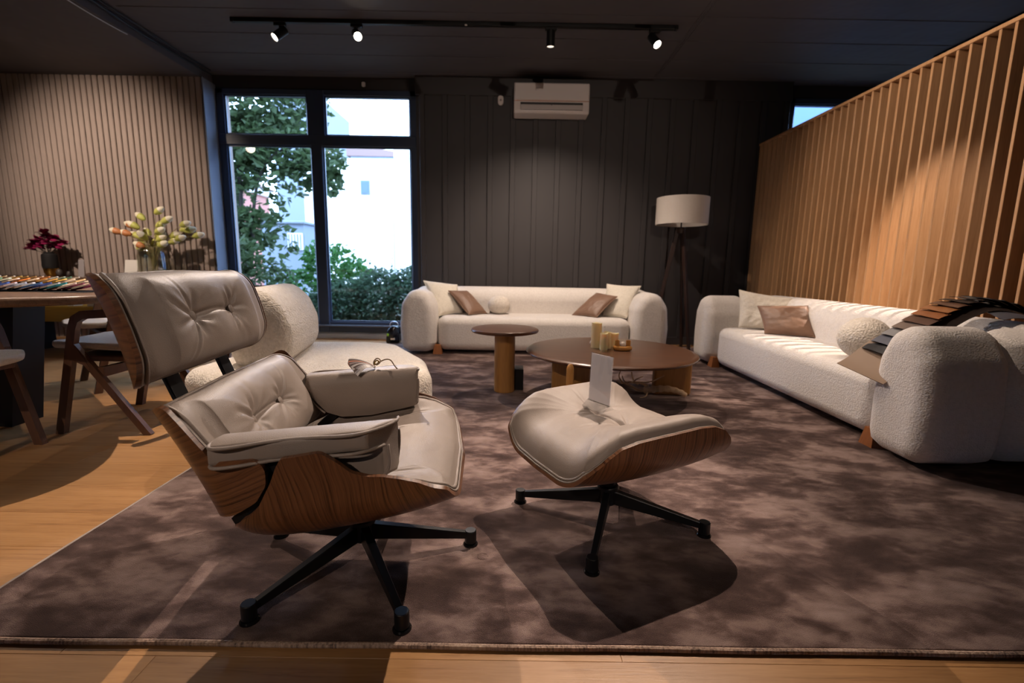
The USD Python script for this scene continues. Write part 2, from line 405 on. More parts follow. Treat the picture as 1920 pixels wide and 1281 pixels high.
def clear(name, tint, r0, rough=0.0):
    """A thin clear sheet: straight through, with a reflection that grows towards grazing and is the same from both sides."""
    mat(name, {'t': ('transparent_bsdf', {'color': tint}), 'g': ('glossy_bsdf', {'roughness': rough, 'color': (1, 1, 1)}), 'f': ('layer_weight', {'blend': 0.5}),
               'pw': ('math', {'math_type': 'power', 'value2': 5.0}), 'ma': ('math', {'math_type': 'multiply_add', 'value2': 0.8, 'value3': r0}), 'm': ('mix_closure', {})},
        [('f.facing', 'pw.value1'), ('pw.value', 'ma.value1'), ('ma.value', 'm.fac'), ('t.BSDF', 'm.closure1'), ('g.BSDF', 'm.closure2')], surface='m.closure')
clear('window_glass', (0.97, 0.985, 0.98), 0.025)
clear('acrylic', (0.965, 0.97, 0.975), 0.09, 0.02)
clear('vase_glass', (0.94, 0.96, 0.90), 0.10, 0.05)
mat('lamp_lens', {'e': ('emission', {'color': (1.0, 0.86, 0.68), 'strength': 60.0})}, surface='e.emission')
mat('lamp_lens_dim', {'e': ('emission', {'color': (1.0, 0.82, 0.66), 'strength': 1.6})}, surface='e.emission')
# outdoors
def foliage(name, a, b, trans=0.45):
    mat(name, {'oi': ('geometry', {}), 'r': ('rgb_ramp', {'ramp': [(0.0, a), (1.0, b)]}), 'd': ('principled_bsdf', {'roughness': 0.55, 'specular_ior_level': 0.3}), 't': ('translucent_bsdf', {}), 'm': ('mix_closure', {'fac': trans})},
        [('oi.random_per_island', 'r.fac'), ('r.color', 'd.base_color'), ('r.color', 't.color'), ('d.BSDF', 'm.closure1'), ('t.BSDF', 'm.closure2')], surface='m.closure')
foliage('tree_leaf', (0.055, 0.085, 0.030), (0.22, 0.28, 0.085))
foliage('vine_leaf', (0.05, 0.14, 0.03), (0.19, 0.35, 0.07))
foliage('hedge_leaf', (0.055, 0.095, 0.05), (0.18, 0.25, 0.12))
plain('bark', (0.055, 0.045, 0.038), 0.9, 0.2, bump=(30.0, 0.01, 4.0))
plain('white_render', (0.86, 0.85, 0.83), 0.9, 0.1)
plain('grey_render', (0.19, 0.21, 0.24), 0.9, 0.1)
plain('pink_render', (0.42, 0.19, 0.15), 0.9, 0.1)
plain('roof_tile', (0.20, 0.13, 0.11), 0.9, 0.1)
plain('far_glass', (0.05, 0.09, 0.10), 0.2, 0.5)
plain('soil', (0.10, 0.085, 0.065), 0.95, 0.1, bump=(8.0, 0.05, 4.0))
plain('rug_fringe', (0.34, 0.285, 0.245), 0.9, 0.1)
plain('blue_facade', (0.10, 0.15, 0.27), 0.9, 0.1)  # blue of the sky, painted on the added block behind the second window
plain('post_grey', (0.33, 0.36, 0.40), 0.7)
# ------------------------------------------------------------------ the room
YB = 5.60            # front of the dark panelled wall
YW = 5.66            # window plane
ZC = 2.97            # ceiling
XP = 2.74            # front of the slatted partition

# floor: a base slab and oak boards laid along x
fl = sthing('floor')
struct('subfloor', box(-7.2, 5.6, -3.2, 6.0, -0.12, -0.0145), 'soil', fl)
pr = np.random.default_rng(3)
plank_w = 0.205
def plank(x0, x1, y0):
    g = 0.0002
    obj('plank', cbox(x0 + g, x1 - g, y0 + g, y0 + plank_w - g, -0.014, 0.0, 0.0006), 'oak_floor', fl, smooth=False)
row = 0
y = 0.34
while y < 5.7:
    x = -6.6 + pr.uniform(0, 1.2)
    x1max = 5.4 if (y < 1.0 or y > 5.1) else -1.15
    if y < 1.0:
        x = -3.4 + pr.uniform(0, 1.2); x1max = 2.6
    if y > 5.1:
        x1max = 3.0
    while x < x1max:
        L = pr.uniform(1.3, 2.1)
        plank(x, x + L, y)
        x += L
    row += 1
    y += plank_w

# ceiling with a lower soffit over the ribbed wall
ce = sthing('ceiling')
struct('slab', box(-7.2, 5.6, -3.2, 6.0, ZC, ZC + 0.15), 'ceiling_paint', ce)
struct('soffit', box(-7.2, -3.40, -3.2, 5.70, 2.865, ZC + 0.01), 'ceiling_paint', ce)
for k in range(12):      # faint formwork ridges of the painted concrete
    yy = 0.9 + k * 0.42
    struct('ridge', cbox(-3.3, 5.5, yy, yy + 0.012, ZC - 0.004, ZC + 0.01, 0.003), 'ceiling_paint', ce)
for k in range(3):
    struct('beam_edge', cbox(1.52 + 0.02 * k, 1.535 + 0.02 * k, 2.6, 5.5, ZC - 0.006, ZC + 0.01, 0.003), 'ceiling_paint', ce)

# outer shell that closes the room
struct('wall_front', box(-7.2, 5.6, -3.3, -3.15, 0, 3.1), 'dark_wall')
struct('wall_right', box(5.5, 5.65, -3.2, 6.0, 0, 3.1), 'dark_wall')
struct('wall_side', box(-7.3, -7.15, -3.2, 6.0, 0, 3.1), 'ribbed_paint')

# ribbed wall on the left
wl = sthing('wall_left')
struct('backing', box(-7.15, -3.385, 5.475, 5.95, 0, 2.864), 'ribbed_groove', wl)
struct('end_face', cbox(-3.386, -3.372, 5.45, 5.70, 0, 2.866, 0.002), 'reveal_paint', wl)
pitch = 0.0655
def rib_mesh(x0):
    w = pitch - 0.011
    prof = [(0, 0.03), (0, 0.007), (0.006, 0.0), (w - 0.006, 0.0), (w, 0.007), (w, 0.03)]
    v = [(x0 + a, 5.45 + b, z) for z in (0.0, 2.864) for a, b in prof]
    n = len(prof)
    f = []
    for i in range(n - 1):
        f += [(i, i + 1, n + i + 1), (i, n + i + 1, n + i)]
    for i in range(1, n - 1):
        f += [(0, i + 1, i), (n, n + i, n + i + 1)]
    return outward(trimesh.Trimesh(v, f, process=False))
for k in range(46):
    obj('slat', rib_mesh(-3.39 - (k + 1) * pitch), 'ribbed_paint', wl, smooth=False)

# dark board-and-batten wall
wb = sthing('wall_back')
struct('panel', box(-1.10, 3.09, YB, YB + 0.30, 0, ZC), 'dark_wall', wb)
struct('frieze', cbox(-1.105, 3.095, YB - 0.022, YB + 0.01, 2.77, ZC, 0.003), 'dark_wall', wb)
struct('plinth', cbox(-1.105, 3.095, YB - 0.016, YB + 0.01, 0, 0.09, 0.003), 'dark_wall', wb)
for k in range(17):
    x = -1.06 + 0.255 * k
    if x < 3.05:
        obj('batten', cbox(x, x + 0.058, YB - 0.024, YB + 0.005, 0.09, 2.77, 0.003), 'dark_wall', wb, smooth=False)
struct('lintel', box(-3.40, -1.09, YW + 0.02, YW + 0.30, 2.83, ZC), 'dark_wall', wb)
struct('lintel', box(3.08, 5.55, YW + 0.02, YW + 0.30, 2.83, ZC), 'dark_wall', wb)
struct('apron', box(-3.40, -1.09, YW + 0.0, YW + 0.30, 0.0, 0.075), 'white_paint', wb)
struct('apron', box(3.08, 5.55, YW + 0.0, YW + 0.30, 0.0, 0.075), 'white_paint', wb)
struct('baseboard_back', cbox(-3.37, -1.11, YW - 0.03, YW + 0.005, 0, 0.062, 0.003), 'white_paint')

# windows: aluminium frames, glass, sill
def window(name, x0, x1, xm0, xm1, z0=0.075, z1=2.83):
    w = sthing(name)
    fy0, fy1 = YW, YW + 0.07
    zt0, zt1 = 2.225, 2.345        # transom
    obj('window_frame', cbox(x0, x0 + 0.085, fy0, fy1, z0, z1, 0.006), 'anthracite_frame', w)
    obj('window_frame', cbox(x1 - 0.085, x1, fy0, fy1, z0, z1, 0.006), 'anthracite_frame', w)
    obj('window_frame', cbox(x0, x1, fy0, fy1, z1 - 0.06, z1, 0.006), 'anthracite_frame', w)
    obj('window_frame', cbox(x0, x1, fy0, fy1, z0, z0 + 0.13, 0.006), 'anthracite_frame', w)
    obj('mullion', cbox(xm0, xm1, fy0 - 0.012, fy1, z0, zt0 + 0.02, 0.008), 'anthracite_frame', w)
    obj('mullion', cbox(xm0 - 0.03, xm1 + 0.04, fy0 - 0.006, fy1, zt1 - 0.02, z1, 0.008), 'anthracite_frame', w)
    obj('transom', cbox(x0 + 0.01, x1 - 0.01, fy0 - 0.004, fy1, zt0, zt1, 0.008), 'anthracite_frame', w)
    for a, b, c, d in ((x0 + 0.085, xm0, z0 + 0.13, zt0), (xm1, x1 - 0.085, z0 + 0.13, zt0), (x0 + 0.085, xm0 - 0.03, zt1, z1 - 0.06), (xm1 + 0.04, x1 - 0.085, zt1, z1 - 0.06)):
        obj('pane', box(a - 0.004, b + 0.004, fy0 + 0.045, fy0 + 0.051, c - 0.004, d + 0.004), 'window_glass', w, smooth=False)
        g = 0.014      # glazing bead
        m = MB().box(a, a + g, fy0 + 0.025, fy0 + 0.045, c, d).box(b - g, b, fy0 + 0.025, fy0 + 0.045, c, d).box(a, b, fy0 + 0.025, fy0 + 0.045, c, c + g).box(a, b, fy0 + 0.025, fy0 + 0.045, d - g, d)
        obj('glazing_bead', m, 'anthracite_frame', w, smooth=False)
    obj('window_sill', cbox(x0 + 0.02, x1 - 0.02, fy0 - 0.07, fy0 + 0.03, z0 + 0.075, z0 + 0.095, 0.005), 'sill_metal', w)
    return w
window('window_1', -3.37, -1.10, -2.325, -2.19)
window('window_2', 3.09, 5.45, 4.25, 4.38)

# slatted oak partition on the right
sp = thing('slatted_partition', 'tall oak partition with upright slats running along the right side behind the sofa', 'partition')
PY0, PY1, PZ = 1.45, 5.50, 2.27
obj('top_rail', cbox(XP - 0.008, XP + 0.094, PY0, PY1, PZ - 0.002, PZ + 0.022, 0.003), 'oak_slat', sp, smooth=False)
obj('bottom_rail', cbox(XP - 0.008, XP + 0.094, PY0, PY1, 0.0, 0.05, 0.003), 'oak_slat', sp, smooth=False)
k = 0
while PY1 - 0.02 - 0.0865 * k > PY0:
    yy = PY1 - 0.02 - 0.0865 * k
    obj('slat', cbox(XP, XP + 0.088, yy, yy + 0.018, 0.048, PZ, 0.002), 'oak_slat', sp, smooth=False)
    k += 1

# rug
rug = thing('rug', 'large brown cut-pile rug with brushed patches under the whole seating group', 'rug')
RX0, RX1, RY0, RY1, RZ = -1.385, 3.1, 0.985, 5.35, 0.012
XPR = XP + 0.0
obj('pile', pill(rrect(RX0 + 0.006, XP - 0.04, RY0 + 0.006, RY1, 0.01), 0.0006, RZ, 0.004, n=120), 'rug_pile', rug)
def wob(a, b, n=200):
    t = np.linspace(0, 1, n)[:, None]
    p = np.array(a) * (1 - t) + np.array(b) * t
    p[:, :2] += 0.0012 * np.stack([np.sin(t[:, 0] * 61), np.sin(t[:, 0] * 47 + 1)], 1)
    return p
obj('binding', tube(wob((RX0, RY0, 0.0072), (XP - 0.04, RY0, 0.0072)), 0.0068, 8), 'rug_binding', rug)
obj('binding', tube(wob((RX0, RY0, 0.006), (RX0, RY1, 0.006)), 0.0056, 8), 'rug_fringe', rug)
obj('carpet_mark', moved(tube([(0.016 * math.cos(a), 0.016 * math.sin(a), 0) for a in np.linspace(0, 5.2, 24)], 0.0012, 5), (-0.075, 1.33, RZ + 0.0003)), 'rug_pile', rug)

# ------------------------------------------------------------------ lighting tracks
def aim_matrix(p, q):
    z = np.array(p, float) - np.array(q, float)
    z /= np.linalg.norm(z)
    x = np.cross([0, 0, 1.0], z)
    if np.linalg.norm(x) < 1e-3:
        x = np.array([1.0, 0, 0])
    x /= np.linalg.norm(x)
    return np.stack([x, np.cross(z, x), z], 1)      # columns: right, up, back

def track_head(x, y, target, power, cone, label, blend=0.85, lens='lamp_lens', color=WARM, group=None, zp=None, radius=0.012):
    """A black can on a stem; local axes: the can points along -z of its frame towards the target."""
    zt = ZC - 0.032
    t = thing('track_spotlight', label, 'spotlight', (x, y, zt), 0, group)
    pivot = np.array([0, 0, -0.085])
    A = aim_matrix(np.array([x, y, zt]) + pivot, target)
    def place(m):
        m = m.copy()
        m.vertices = m.vertices @ A.T + pivot
        return m
    obj('adapter', cbox(-0.05, 0.05, -0.017, 0.017, -0.028, 0.0, 0.004), 'black_metal', t)
    obj('stem', tube([(0, 0, -0.02), (0, 0, -0.085)], 0.009, 12), 'black_metal', t)
    obj('housing', place(lathe([(0.0, 0.062), (0.033, 0.062), (0.036, 0.058), (0.036, -0.068), (0.0335, -0.070), (0.0325, -0.062), (0.0315, -0.058), (0.0, -0.058)], 36)), 'black_metal', t)
    obj('lens', place(lathe([(0.0, -0.0595), (0.031, -0.0595), (0.031, -0.0615), (0.0, -0.0615)], 32)), lens, t, smooth=False)
    sl = UsdLux.SphereLight.Define(stage, str(t.GetPath()) + '/lamp')
    sl.CreateRadiusAttr(radius)
    sl.CreateIntensityAttr(power)
    sl.CreateNormalizeAttr(True)
    sl.CreateColorAttr(Gf.Vec3f(*color))
    sh = UsdLux.ShapingAPI.Apply(sl.GetPrim())
    sh.CreateShapingConeAngleAttr(cone)
    sh.CreateShapingConeSoftnessAttr(blend)
    pos = pivot + A @ np.array([0, 0, -0.085])
    sl.AddTransformOp().Set(Gf.Matrix4d(*A[:, 0], 0, *A[:, 1], 0, *A[:, 2], 0, *pos, 1))
    return t

def track(x0, x1, y, label):
    t = thing('lighting_track', label, 'lighting track', (0, 0, 0))
    obj('rail', cbox(x0, x1, y - 0.018, y + 0.018, ZC - 0.034, ZC + 0.001, 0.004), 'black_metal', t)
    for xe, s in ((x0, -1), (x1, 1)):
        obj('end_cap', cbox(min(xe, xe + s * 0.03), max(xe, xe + s * 0.03), y - 0.02, y + 0.02, ZC - 0.037, ZC + 0.001, 0.005), 'black_metal', t)
    return t
tr = track(-2.42, 1.37, 4.42, 'long black ceiling lighting track carrying four spotlights')
obj('indicator', cbox(-0.435, -0.415, 4.39, 4.405, ZC - 0.040, ZC - 0.03, 0.002), 'white_plastic', tr)
track_head(-2.03, 4.42, (-3.5, 3.0, 0.9), P_WALL, 30, 'leftmost black track spotlight turned to the left towards the dining table', lens='lamp_lens')
track_head(-1.37, 4.42, (0.35, 1.0, 0.4), P_KEY2, 34, 'glaring track spotlight above the window turned straight at the viewer')
track_head(0.305, 4.42, (0.30, 4.50, 0.0), P_DOWN, 66, 'black track spotlight hanging straight down near the air conditioner', lens='lamp_lens_dim')
track_head(1.20, 4.42, (2.2, 2.6, 0.4), P_SOFA, 32, 'rightmost black track spotlight with a bright tilted lens')
# the second track of the same room, over the front of the seating group, above the picture
track(-2.6, 2.4, 2.72, 'second ceiling lighting track nearer the viewer, above the picture')
for x, tgt, pw, cn in FRONT_HEADS:
    track_head(x, 2.72, tgt, pw, cn, 'black spotlight on the nearer ceiling track above the picture', group='spotlights of the nearer track')
# a track behind the viewer
track(-2.6, 2.2, -2.4, 'third ceiling lighting track behind the viewer')
for x, tgt, pw, cn in REAR_HEADS:
    track_head(x, -2.4, tgt, pw, cn, 'black spotlight on the track behind the viewer', group='spotlights behind the viewer', radius=0.03)
# lamps of the next room, behind the slatted partition
t_ = thing('lighting_track', 'ceiling lighting track behind the slatted partition', 'lighting track', (0, 0, 0))
obj('rail', cbox(4.03, 4.07, 1.8, 4.9, ZC - 0.034, ZC + 0.001, 0.004), 'black_metal', t_)
for (x, y_, tgt, pw, cn), lb in zip(BEHIND_HEADS, ('black spotlight behind the slatted partition, nearer the viewer', 'black spotlight behind the slatted partition, nearer the window')):
    track_head(x, y_, tgt, pw, cn, lb)
# third track over the dining table
track(-5.6, -3.0, 2.9, 'ceiling lighting track over the dining table, above the picture')
for x, tgt, pw, cn in TABLE_HEADS:
    track_head(x, 2.9, tgt, pw, cn, 'black spotlight over the dining table, above the picture', group='spotlights over the dining table', radius=0.07)

# cable along the soffit edge
cb = smoothpath([(-3.37, 2.0, 2.935), (-3.375, 3.2, 2.93), (-3.36, 3.9, 2.935), (-3.385, 4.6, 2.925), (-3.37, 5.2, 2.93), (-3.33, 5.55, 2.92)], 60)
top('ceiling_cable', tube(cb, 0.011, 8), 'cable_black', 'thick black cable bundle running along the ceiling edge towards the ribbed wall', 'cable', 'ceiling cables' if False else None)
top('ceiling_cable', tube(smoothpath([(-3.34, 2.0, 2.955), (-3.335, 3.5, 2.95), (-3.34, 4.6, 2.952), (-3.31, 5.5, 2.95)], 40), 0.007, 8), 'cable_black', 'thinner black cable beside the thick cable bundle on the ceiling', 'cable')
top('ceiling_cable', tube(smoothpath([(-3.42, 3.75, 2.862), (-3.425, 4.1, 2.852), (-3.41, 4.5, 2.858)], 24), 0.004, 6), 'cable_white', 'short pale cable end hanging below the black ceiling cables', 'cable')
top('motion_sensor', xz(pill(rrect(-0.02, 0.02, -0.025, 0.025, 0.012), -0.02, 0.0, 0.006, n=40)), 'white_plastic', 'small white sensor stuck above the right window pane', 'sensor')
stage.GetPrimAtPath('/World/motion_sensor').GetAttribute('points')
UsdGeom.Xformable(stage.GetPrimAtPath('/World/motion_sensor')).AddTranslateOp().Set(Gf.Vec3d(-1.70, YW + 0.02, 2.895))

# air conditioner
ac = thing('air_conditioner', 'white split air conditioner high on the dark panelled wall', 'air conditioner', (0.40, 5.37, 2.535))
prof = Polygon([(0.0, 0.0), (0.10, 0.0), (0.20, 0.0), (0.225, 0.0), (0.225, 0.315), (0.03, 0.315), (0.004, 0.28), (0.0, 0.12)]).buffer(-0.015).buffer(0.015, 8)
def acx(m):          # profile (depth, height) extruded along x
    m = m.copy()
    m.vertices = np.stack([m.vertices[:, 2], m.vertices[:, 0], m.vertices[:, 1]], 1)
    return outward(m)
body = acx(pill(prof, -0.405, 0.405, 0.012, n=90, rings=2))
obj('body', body, 'white_plastic', ac)
obj('front_panel', cbox(-0.400, 0.400, -0.010, 0.02, 0.128, 0.300, 0.008), 'white_plastic', ac)
obj('trim_line', cbox(-0.402, 0.402, -0.006, 0.01, 0.119, 0.124, 0.001), 'copper_trim', ac)
obj('air_outlet', cbox(-0.335, 0.335, -0.0025, 0.03, 0.030, 0.108, 0.002), 'louvre_dark', ac)
obj('louvre', bar((-0.333, -0.008, 0.058), (0.333, -0.008, 0.058), 0.010, 0.052, up=(0, 0.35, 1)), 'white_plastic', ac)
obj('louvre_pin', cbox(-0.004, 0.004, -0.014, 0.0, 0.075, 0.10, 0.001), 'louvre_dark', ac)
sn = thing('wall_sensor', 'small white oval sensor on the dark wall left of the air conditioner', 'sensor', (-0.152, YB - 0.012, 2.725))
obj('housing', xz(pill(rrect(-0.032, 0.032, -0.052, 0.052, 0.03), -0.014, 0.012, 0.010, n=48)), 'white_plastic', sn)
obj('lens', xz(pill(rrect(-0.012, 0.012, -0.012, 0.012, 0.0115), -0.017, -0.010, 0.002, n=24)), 'card_grey', sn)
# ------------------------------------------------------------------ lounge chair and ottoman: bent shells and tufted cushions
class Bent:
    """A bent-plywood surface. prof: (x, z) points of its belly along v (arc length); the sheet bends up at both sides.
    a(v): half width of the flat belly, R: bend radius, ang: bend angle (rad). Sitter's side is +h."""
    def __init__(self, prof, a, R, ang, flip=1.0):
        p = np.array(prof, float)
        t = np.concatenate([[0], np.cumsum(np.linalg.norm(np.diff(p, axis=0), axis=1))])
        self.L = t[-1]
        self.c = CubicSpline(t, p)
        self.a = a if callable(a) else (lambda v, a=a: np.full(np.shape(v), a))
        self.R, self.ang, self.flip = R, ang, flip
        self.arc = R * ang
    def at(self, s, v, h=0.0):
        s, v = np.asarray(s, float), np.asarray(v, float)
        sg, q = np.sign(s), np.abs(s)
        a = self.a(v)
        th = np.clip((q - a) / self.R, 0, self.ang)
        ex = np.maximum(q - a - self.arc, 0)
        y = np.minimum(q, a) + self.R * np.sin(th) + ex * math.cos(self.ang)
        f = self.R * (1 - np.cos(th)) + ex * math.sin(self.ang)
        ny, nf = -np.sin(th), np.cos(th)
        vc = np.clip(v, 0, self.L)
        o = self.c(vc)
        t = self.c(vc, 1)
        t /= np.linalg.norm(t, axis=-1, keepdims=True)
        o = o + t * (v - vc)[..., None]
        n = np.stack([-t[..., 1], t[..., 0]], -1) * self.flip
        y, f = (y + h * ny) * np.where(sg == 0, 1, sg), f + h * nf
        return np.stack([o[..., 0] + n[..., 0] * f, y, o[..., 1] + n[..., 1] * f], -1)

def rings(poly, n, nr, power=1.0):
    """Concentric copies of an outline: (n, nr+1, 2) points in (s, v), and r of each ring."""
    p = resample(poly, n)
    c = np.array(poly.centroid.coords[0])
    r = np.linspace(0, 1, nr + 1) ** power
    r[0] = 1e-3
    return c + (p - c)[:, None, :] * r[None, :, None], r

def shell_mesh(S, poly, t=0.011, n=260, nr=36):
    q, r = rings(poly, n, nr)
    s, v = q[..., 0], q[..., 1]
    topv, botv = S.at(s, v, 0.0), S.at(s, v, -t)
    F = grid_faces(n, nr + 1, True)
    N = n * (nr + 1)
    edge_t, edge_b = topv[:, -1], botv[:, -1]
    rim = np.stack([edge_t, (edge_t + edge_b) / 2, edge_b], 1).reshape(-1, 3)
    vs = np.vstack([topv.reshape(-1, 3), botv.reshape(-1, 3), rim])
    fs = np.vstack([F, F[:, ::-1] + N, grid_faces(n, 3, True) + 2 * N])
    uv = np.vstack([q.reshape(-1, 2), q.reshape(-1, 2) + [0.0, 0.03], np.stack([q[:, -1]] * 3, 1).reshape(-1, 2)])
    m = trimesh.Trimesh(vs, fs, process=False)
    if m.volume < 0:
        m.invert()
    return m, uv

def tuft(s, v, buttons, A, sig, seed, crease=None, folds=11, fold_amp=0.0035, fold_len=(0.05, 0.13)):
    """How far the leather is pulled in at (s, v): dimples, the crease between two buttons, radiating folds."""
    rr = np.random.default_rng(seed)
    d = np.zeros_like(s)
    for bs, bv in buttons:
        ds, dv = s - bs, v - bv
        rad = np.hypot(ds, dv)
        d += A * np.exp(-(rad / sig) ** 1.25)
        al0 = rr.uniform(0, 2 * PI)
        for k in range(folds):
            al = al0 + (k + rr.uniform(-0.42, 0.42)) * 2 * PI / folds
            Lf, amp, w = rr.uniform(*fold_len), fold_amp * rr.uniform(0.25, 1.3), rr.uniform(0.005, 0.011)
            curve = rr.uniform(-3.0, 3.0)
            along = ds * math.cos(al) + dv * math.sin(al)
            across = -ds * math.sin(al) + dv * math.cos(al) + curve * along ** 2
            ww = w * (0.45 + along / Lf)
            win = np.clip(along / 0.03, 0, 1) * np.clip((Lf - along) / (0.6 * Lf), 0, 1)
            d += amp * win * (np.exp(-(across / ww) ** 2) - 0.6 * np.exp(-((np.abs(across) - 1.9 * ww) / (1.1 * ww)) ** 2))
    if crease:
        for (s0, v0), (s1, v1), amp, w in crease:
            e = np.array([s1 - s0, v1 - v0])
            u = np.clip(((s - s0) * e[0] + (v - v0) * e[1]) / (e @ e), 0, 1)
            dist = np.hypot(s - s0 - u * e[0], v - v0 - u * e[1] - 0.008 * np.sin(u * PI))
            d += amp * np.exp(-(dist / w) ** 2) + 0.55 * amp * np.exp(-(dist / (4.5 * w)) ** 2)
    return d

def cushion_mesh(S, poly, T, disp=None, n=340, nr=74, edge=0.012, pw=1.55, h0=0.003):
    """Padding on a bent surface: full in the middle, rolling down to its seam."""
    q, r = rings(poly, n, nr, 0.9)
    s, v = q[..., 0], q[..., 1]
    H = edge + (T - edge) * (1 - r[None, :] ** (2 * pw)) ** (1 / 1.9) * np.ones_like(s)
    if disp is not None:
        H = H - disp(s, v) * (1 - r[None, :] ** 6)
    H += (meshkit.fbm(np.stack([s * 9, v * 9, np.zeros_like(s)], -1), 3, 5) - 0.5) * 0.006 * (1 - r[None, :] ** 4)
    topv = S.at(s, v, h0 + np.maximum(H, 0.006))
    bq, br = rings(poly, n, 6)
    botv = S.at(bq[..., 0], bq[..., 1], h0)
    N = n * (nr + 1)
    F, F2 = grid_faces(n, nr + 1, True), grid_faces(n, 7, True)
    rim = np.stack([topv[:, -1], botv[:, -1]], 1).reshape(-1, 3)
    vs = np.vstack([topv.reshape(-1, 3), botv.reshape(-1, 3), rim])
    fs = np.vstack([F, F2[:, ::-1] + N, grid_faces(n, 2, True) + N + n * 7])
    m = trimesh.Trimesh(vs, fs, process=False)
    if m.volume < 0:
        m.invert()
    return m

def height_at(poly, T, disp, sv, edge=0.012, pw=1.55, h0=0.003):
    c = np.array(poly.centroid.coords[0]); d = np.array(sv) - c; L = np.linalg.norm(d)
    far = LineString([c, c + d / L * 3]).intersection(poly.exterior)
    r = L / np.linalg.norm(np.array(far.coords[0] if far.geom_type == 'Point' else far.geoms[0].coords[0]) - c)
    H = edge + (T - edge) * (1 - r ** (2 * pw)) ** (1 / 1.9)
    return h0 + H - float(disp(np.array(sv[0]), np.array(sv[1]))) * (1 - r ** 6)

def piping_mesh(S, poly, h, r=0.0042, n=260):
    p = resample(poly, n)
    return tube(S.at(p[:, 0], p[:, 1], h), r, 7, closed=True)

def sv_poly(right, left=None, rad=0.03):
    """Outline in (s, v) from the points of its +s side, from v low to v high; mirrored to -s."""
    P = [(s, v) for s, v in right] + [(-s, v) for s, v in reversed(right)]
    return Polygon(P).buffer(-rad, 16).buffer(rad * 2, 16).buffer(-rad, 16)

def button(S, s, v, h, r=0.0135):
    m = lathe([(0, -0.004), (r * 0.9, -0.004), (r, -0.001), (r * 0.93, 0.0025), (r * 0.6, 0.0048), (0, 0.0055)], 28)
    c = S.at(np.array([s]), np.array([v]), np.array([h]))[0]
    e = 1e-3
    n = S.at(np.array([s]), np.array([v]), np.array([h + e]))[0] - c
    n /= np.linalg.norm(n)
    x = np.cross([0, 1.0, 0], n); x /= np.linalg.norm(x)
    m.vertices = m.vertices @ np.stack([x, np.cross(n, x), n], 1).T + c
    return m

CH = (-0.436, 1.308, 0.0)
CH_YAW = 6.0
chair = thing('lounge_chair', 'taupe leather and walnut shell lounge chair with black five-star swivel base', 'armchair', CH, CH_YAW)

# headrest
W = 0.345
head = Bent([(-0.416, 0.626), (-0.430, 0.70), (-0.451, 0.775), (-0.485, 0.870)], 0.215, 0.115, math.radians(66), flip=-1.0)
hl = head.L
hs = 0.215 + head.arc
head_poly = sv_poly([(0.0, -0.006), (hs * 0.92, -0.004), (hs * 0.99, 0.03), (hs * 1.0, 0.12), (hs * 1.0, 0.20), (hs * 0.98, hl - 0.004), (0.0, hl + 0.004)], rad=0.078)
m, uv = shell_mesh(head, head_poly)
obj('headrest_shell', m, 'veneer', chair, smooth=True, uv=uv, label='thin walnut shell of the headrest')
hb = [(-0.098, 0.122), (0.098, 0.122)]
hd = lambda s, v: tuft(s, v, hb, 0.024, 0.070, 11, crease=[(hb[0], hb[1], 0.009, 0.007)], folds=9, fold_amp=0.0034, fold_len=(0.05, 0.17))
hc_poly = head_poly.buffer(-0.009, 16)
hc = obj('headrest_cushion', cushion_mesh(head, hc_poly, 0.098, hd), 'taupe_leather', chair, smooth=True)
obj('piping', piping_mesh(head, hc_poly.buffer(0.001), 0.014), 'taupe_leather', hc, smooth=True)
obj('piping', piping_mesh(head, hc_poly.buffer(0.002), 0.003), 'taupe_leather', hc, smooth=True)
for bs, bv in hb:
    obj('button', button(head, bs, bv, height_at(hc_poly, 0.098, hd, (bs, bv)) + 0.009), 'taupe_leather', hc, smooth=40)

# backrest
ba = math.radians(84)
back = Bent([(-0.252, 0.338), (-0.279, 0.405), (-0.319, 0.488), (-0.364, 0.572), (-0.370, 0.582)], 0.247, 0.09, ba, flip=-1.0)
bl = back.L
bs0 = 0.247 + back.arc          # where the wing becomes straight
back_poly = sv_poly([(0.0, 0.0), (bs0 - 0.02, -0.002), (bs0 + 0.040, 0.010), (bs0 + 0.077, 0.035), (bs0 + 0.092, 0.063), (bs0 + 0.085, 0.088), (bs0 + 0.0, 0.118), (bs0 - 0.012, 0.19), (bs0 - 0.025, bl - 0.004), (0.0, bl + 0.002)], rad=0.024)
m, uv = shell_mesh(back, back_poly)
obj('back_shell', m, 'veneer', chair, smooth=True, uv=uv, label='walnut shell behind the back cushion')
bb = [(-0.092, 0.135), (0.092, 0.135)]
bd = lambda s, v: tuft(s, v, bb, 0.026, 0.068, 23, crease=[(bb[0], bb[1], 0.012, 0.007)], folds=9, fold_amp=0.0034, fold_len=(0.05, 0.16))
bc_poly = sv_poly([(0.0, 0.006), (bs0 - 0.01, 0.008), (bs0 + 0.004, 0.05), (bs0 + 0.000, 0.12), (bs0 - 0.014, 0.19), (bs0 - 0.030, bl - 0.010), (0.0, bl - 0.004)], rad=0.07)
bc = obj('back_cushion', cushion_mesh(back, bc_poly, 0.096, bd), 'taupe_leather', chair, smooth=True)
obj('piping', piping_mesh(back, bc_poly.buffer(0.001), 0.014), 'taupe_leather', bc, smooth=True)
for bs, bv in bb:
    obj('button', button(back, bs, bv, height_at(bc_poly, 0.096, bd, (bs, bv)) + 0.009), 'taupe_leather', bc, smooth=40)

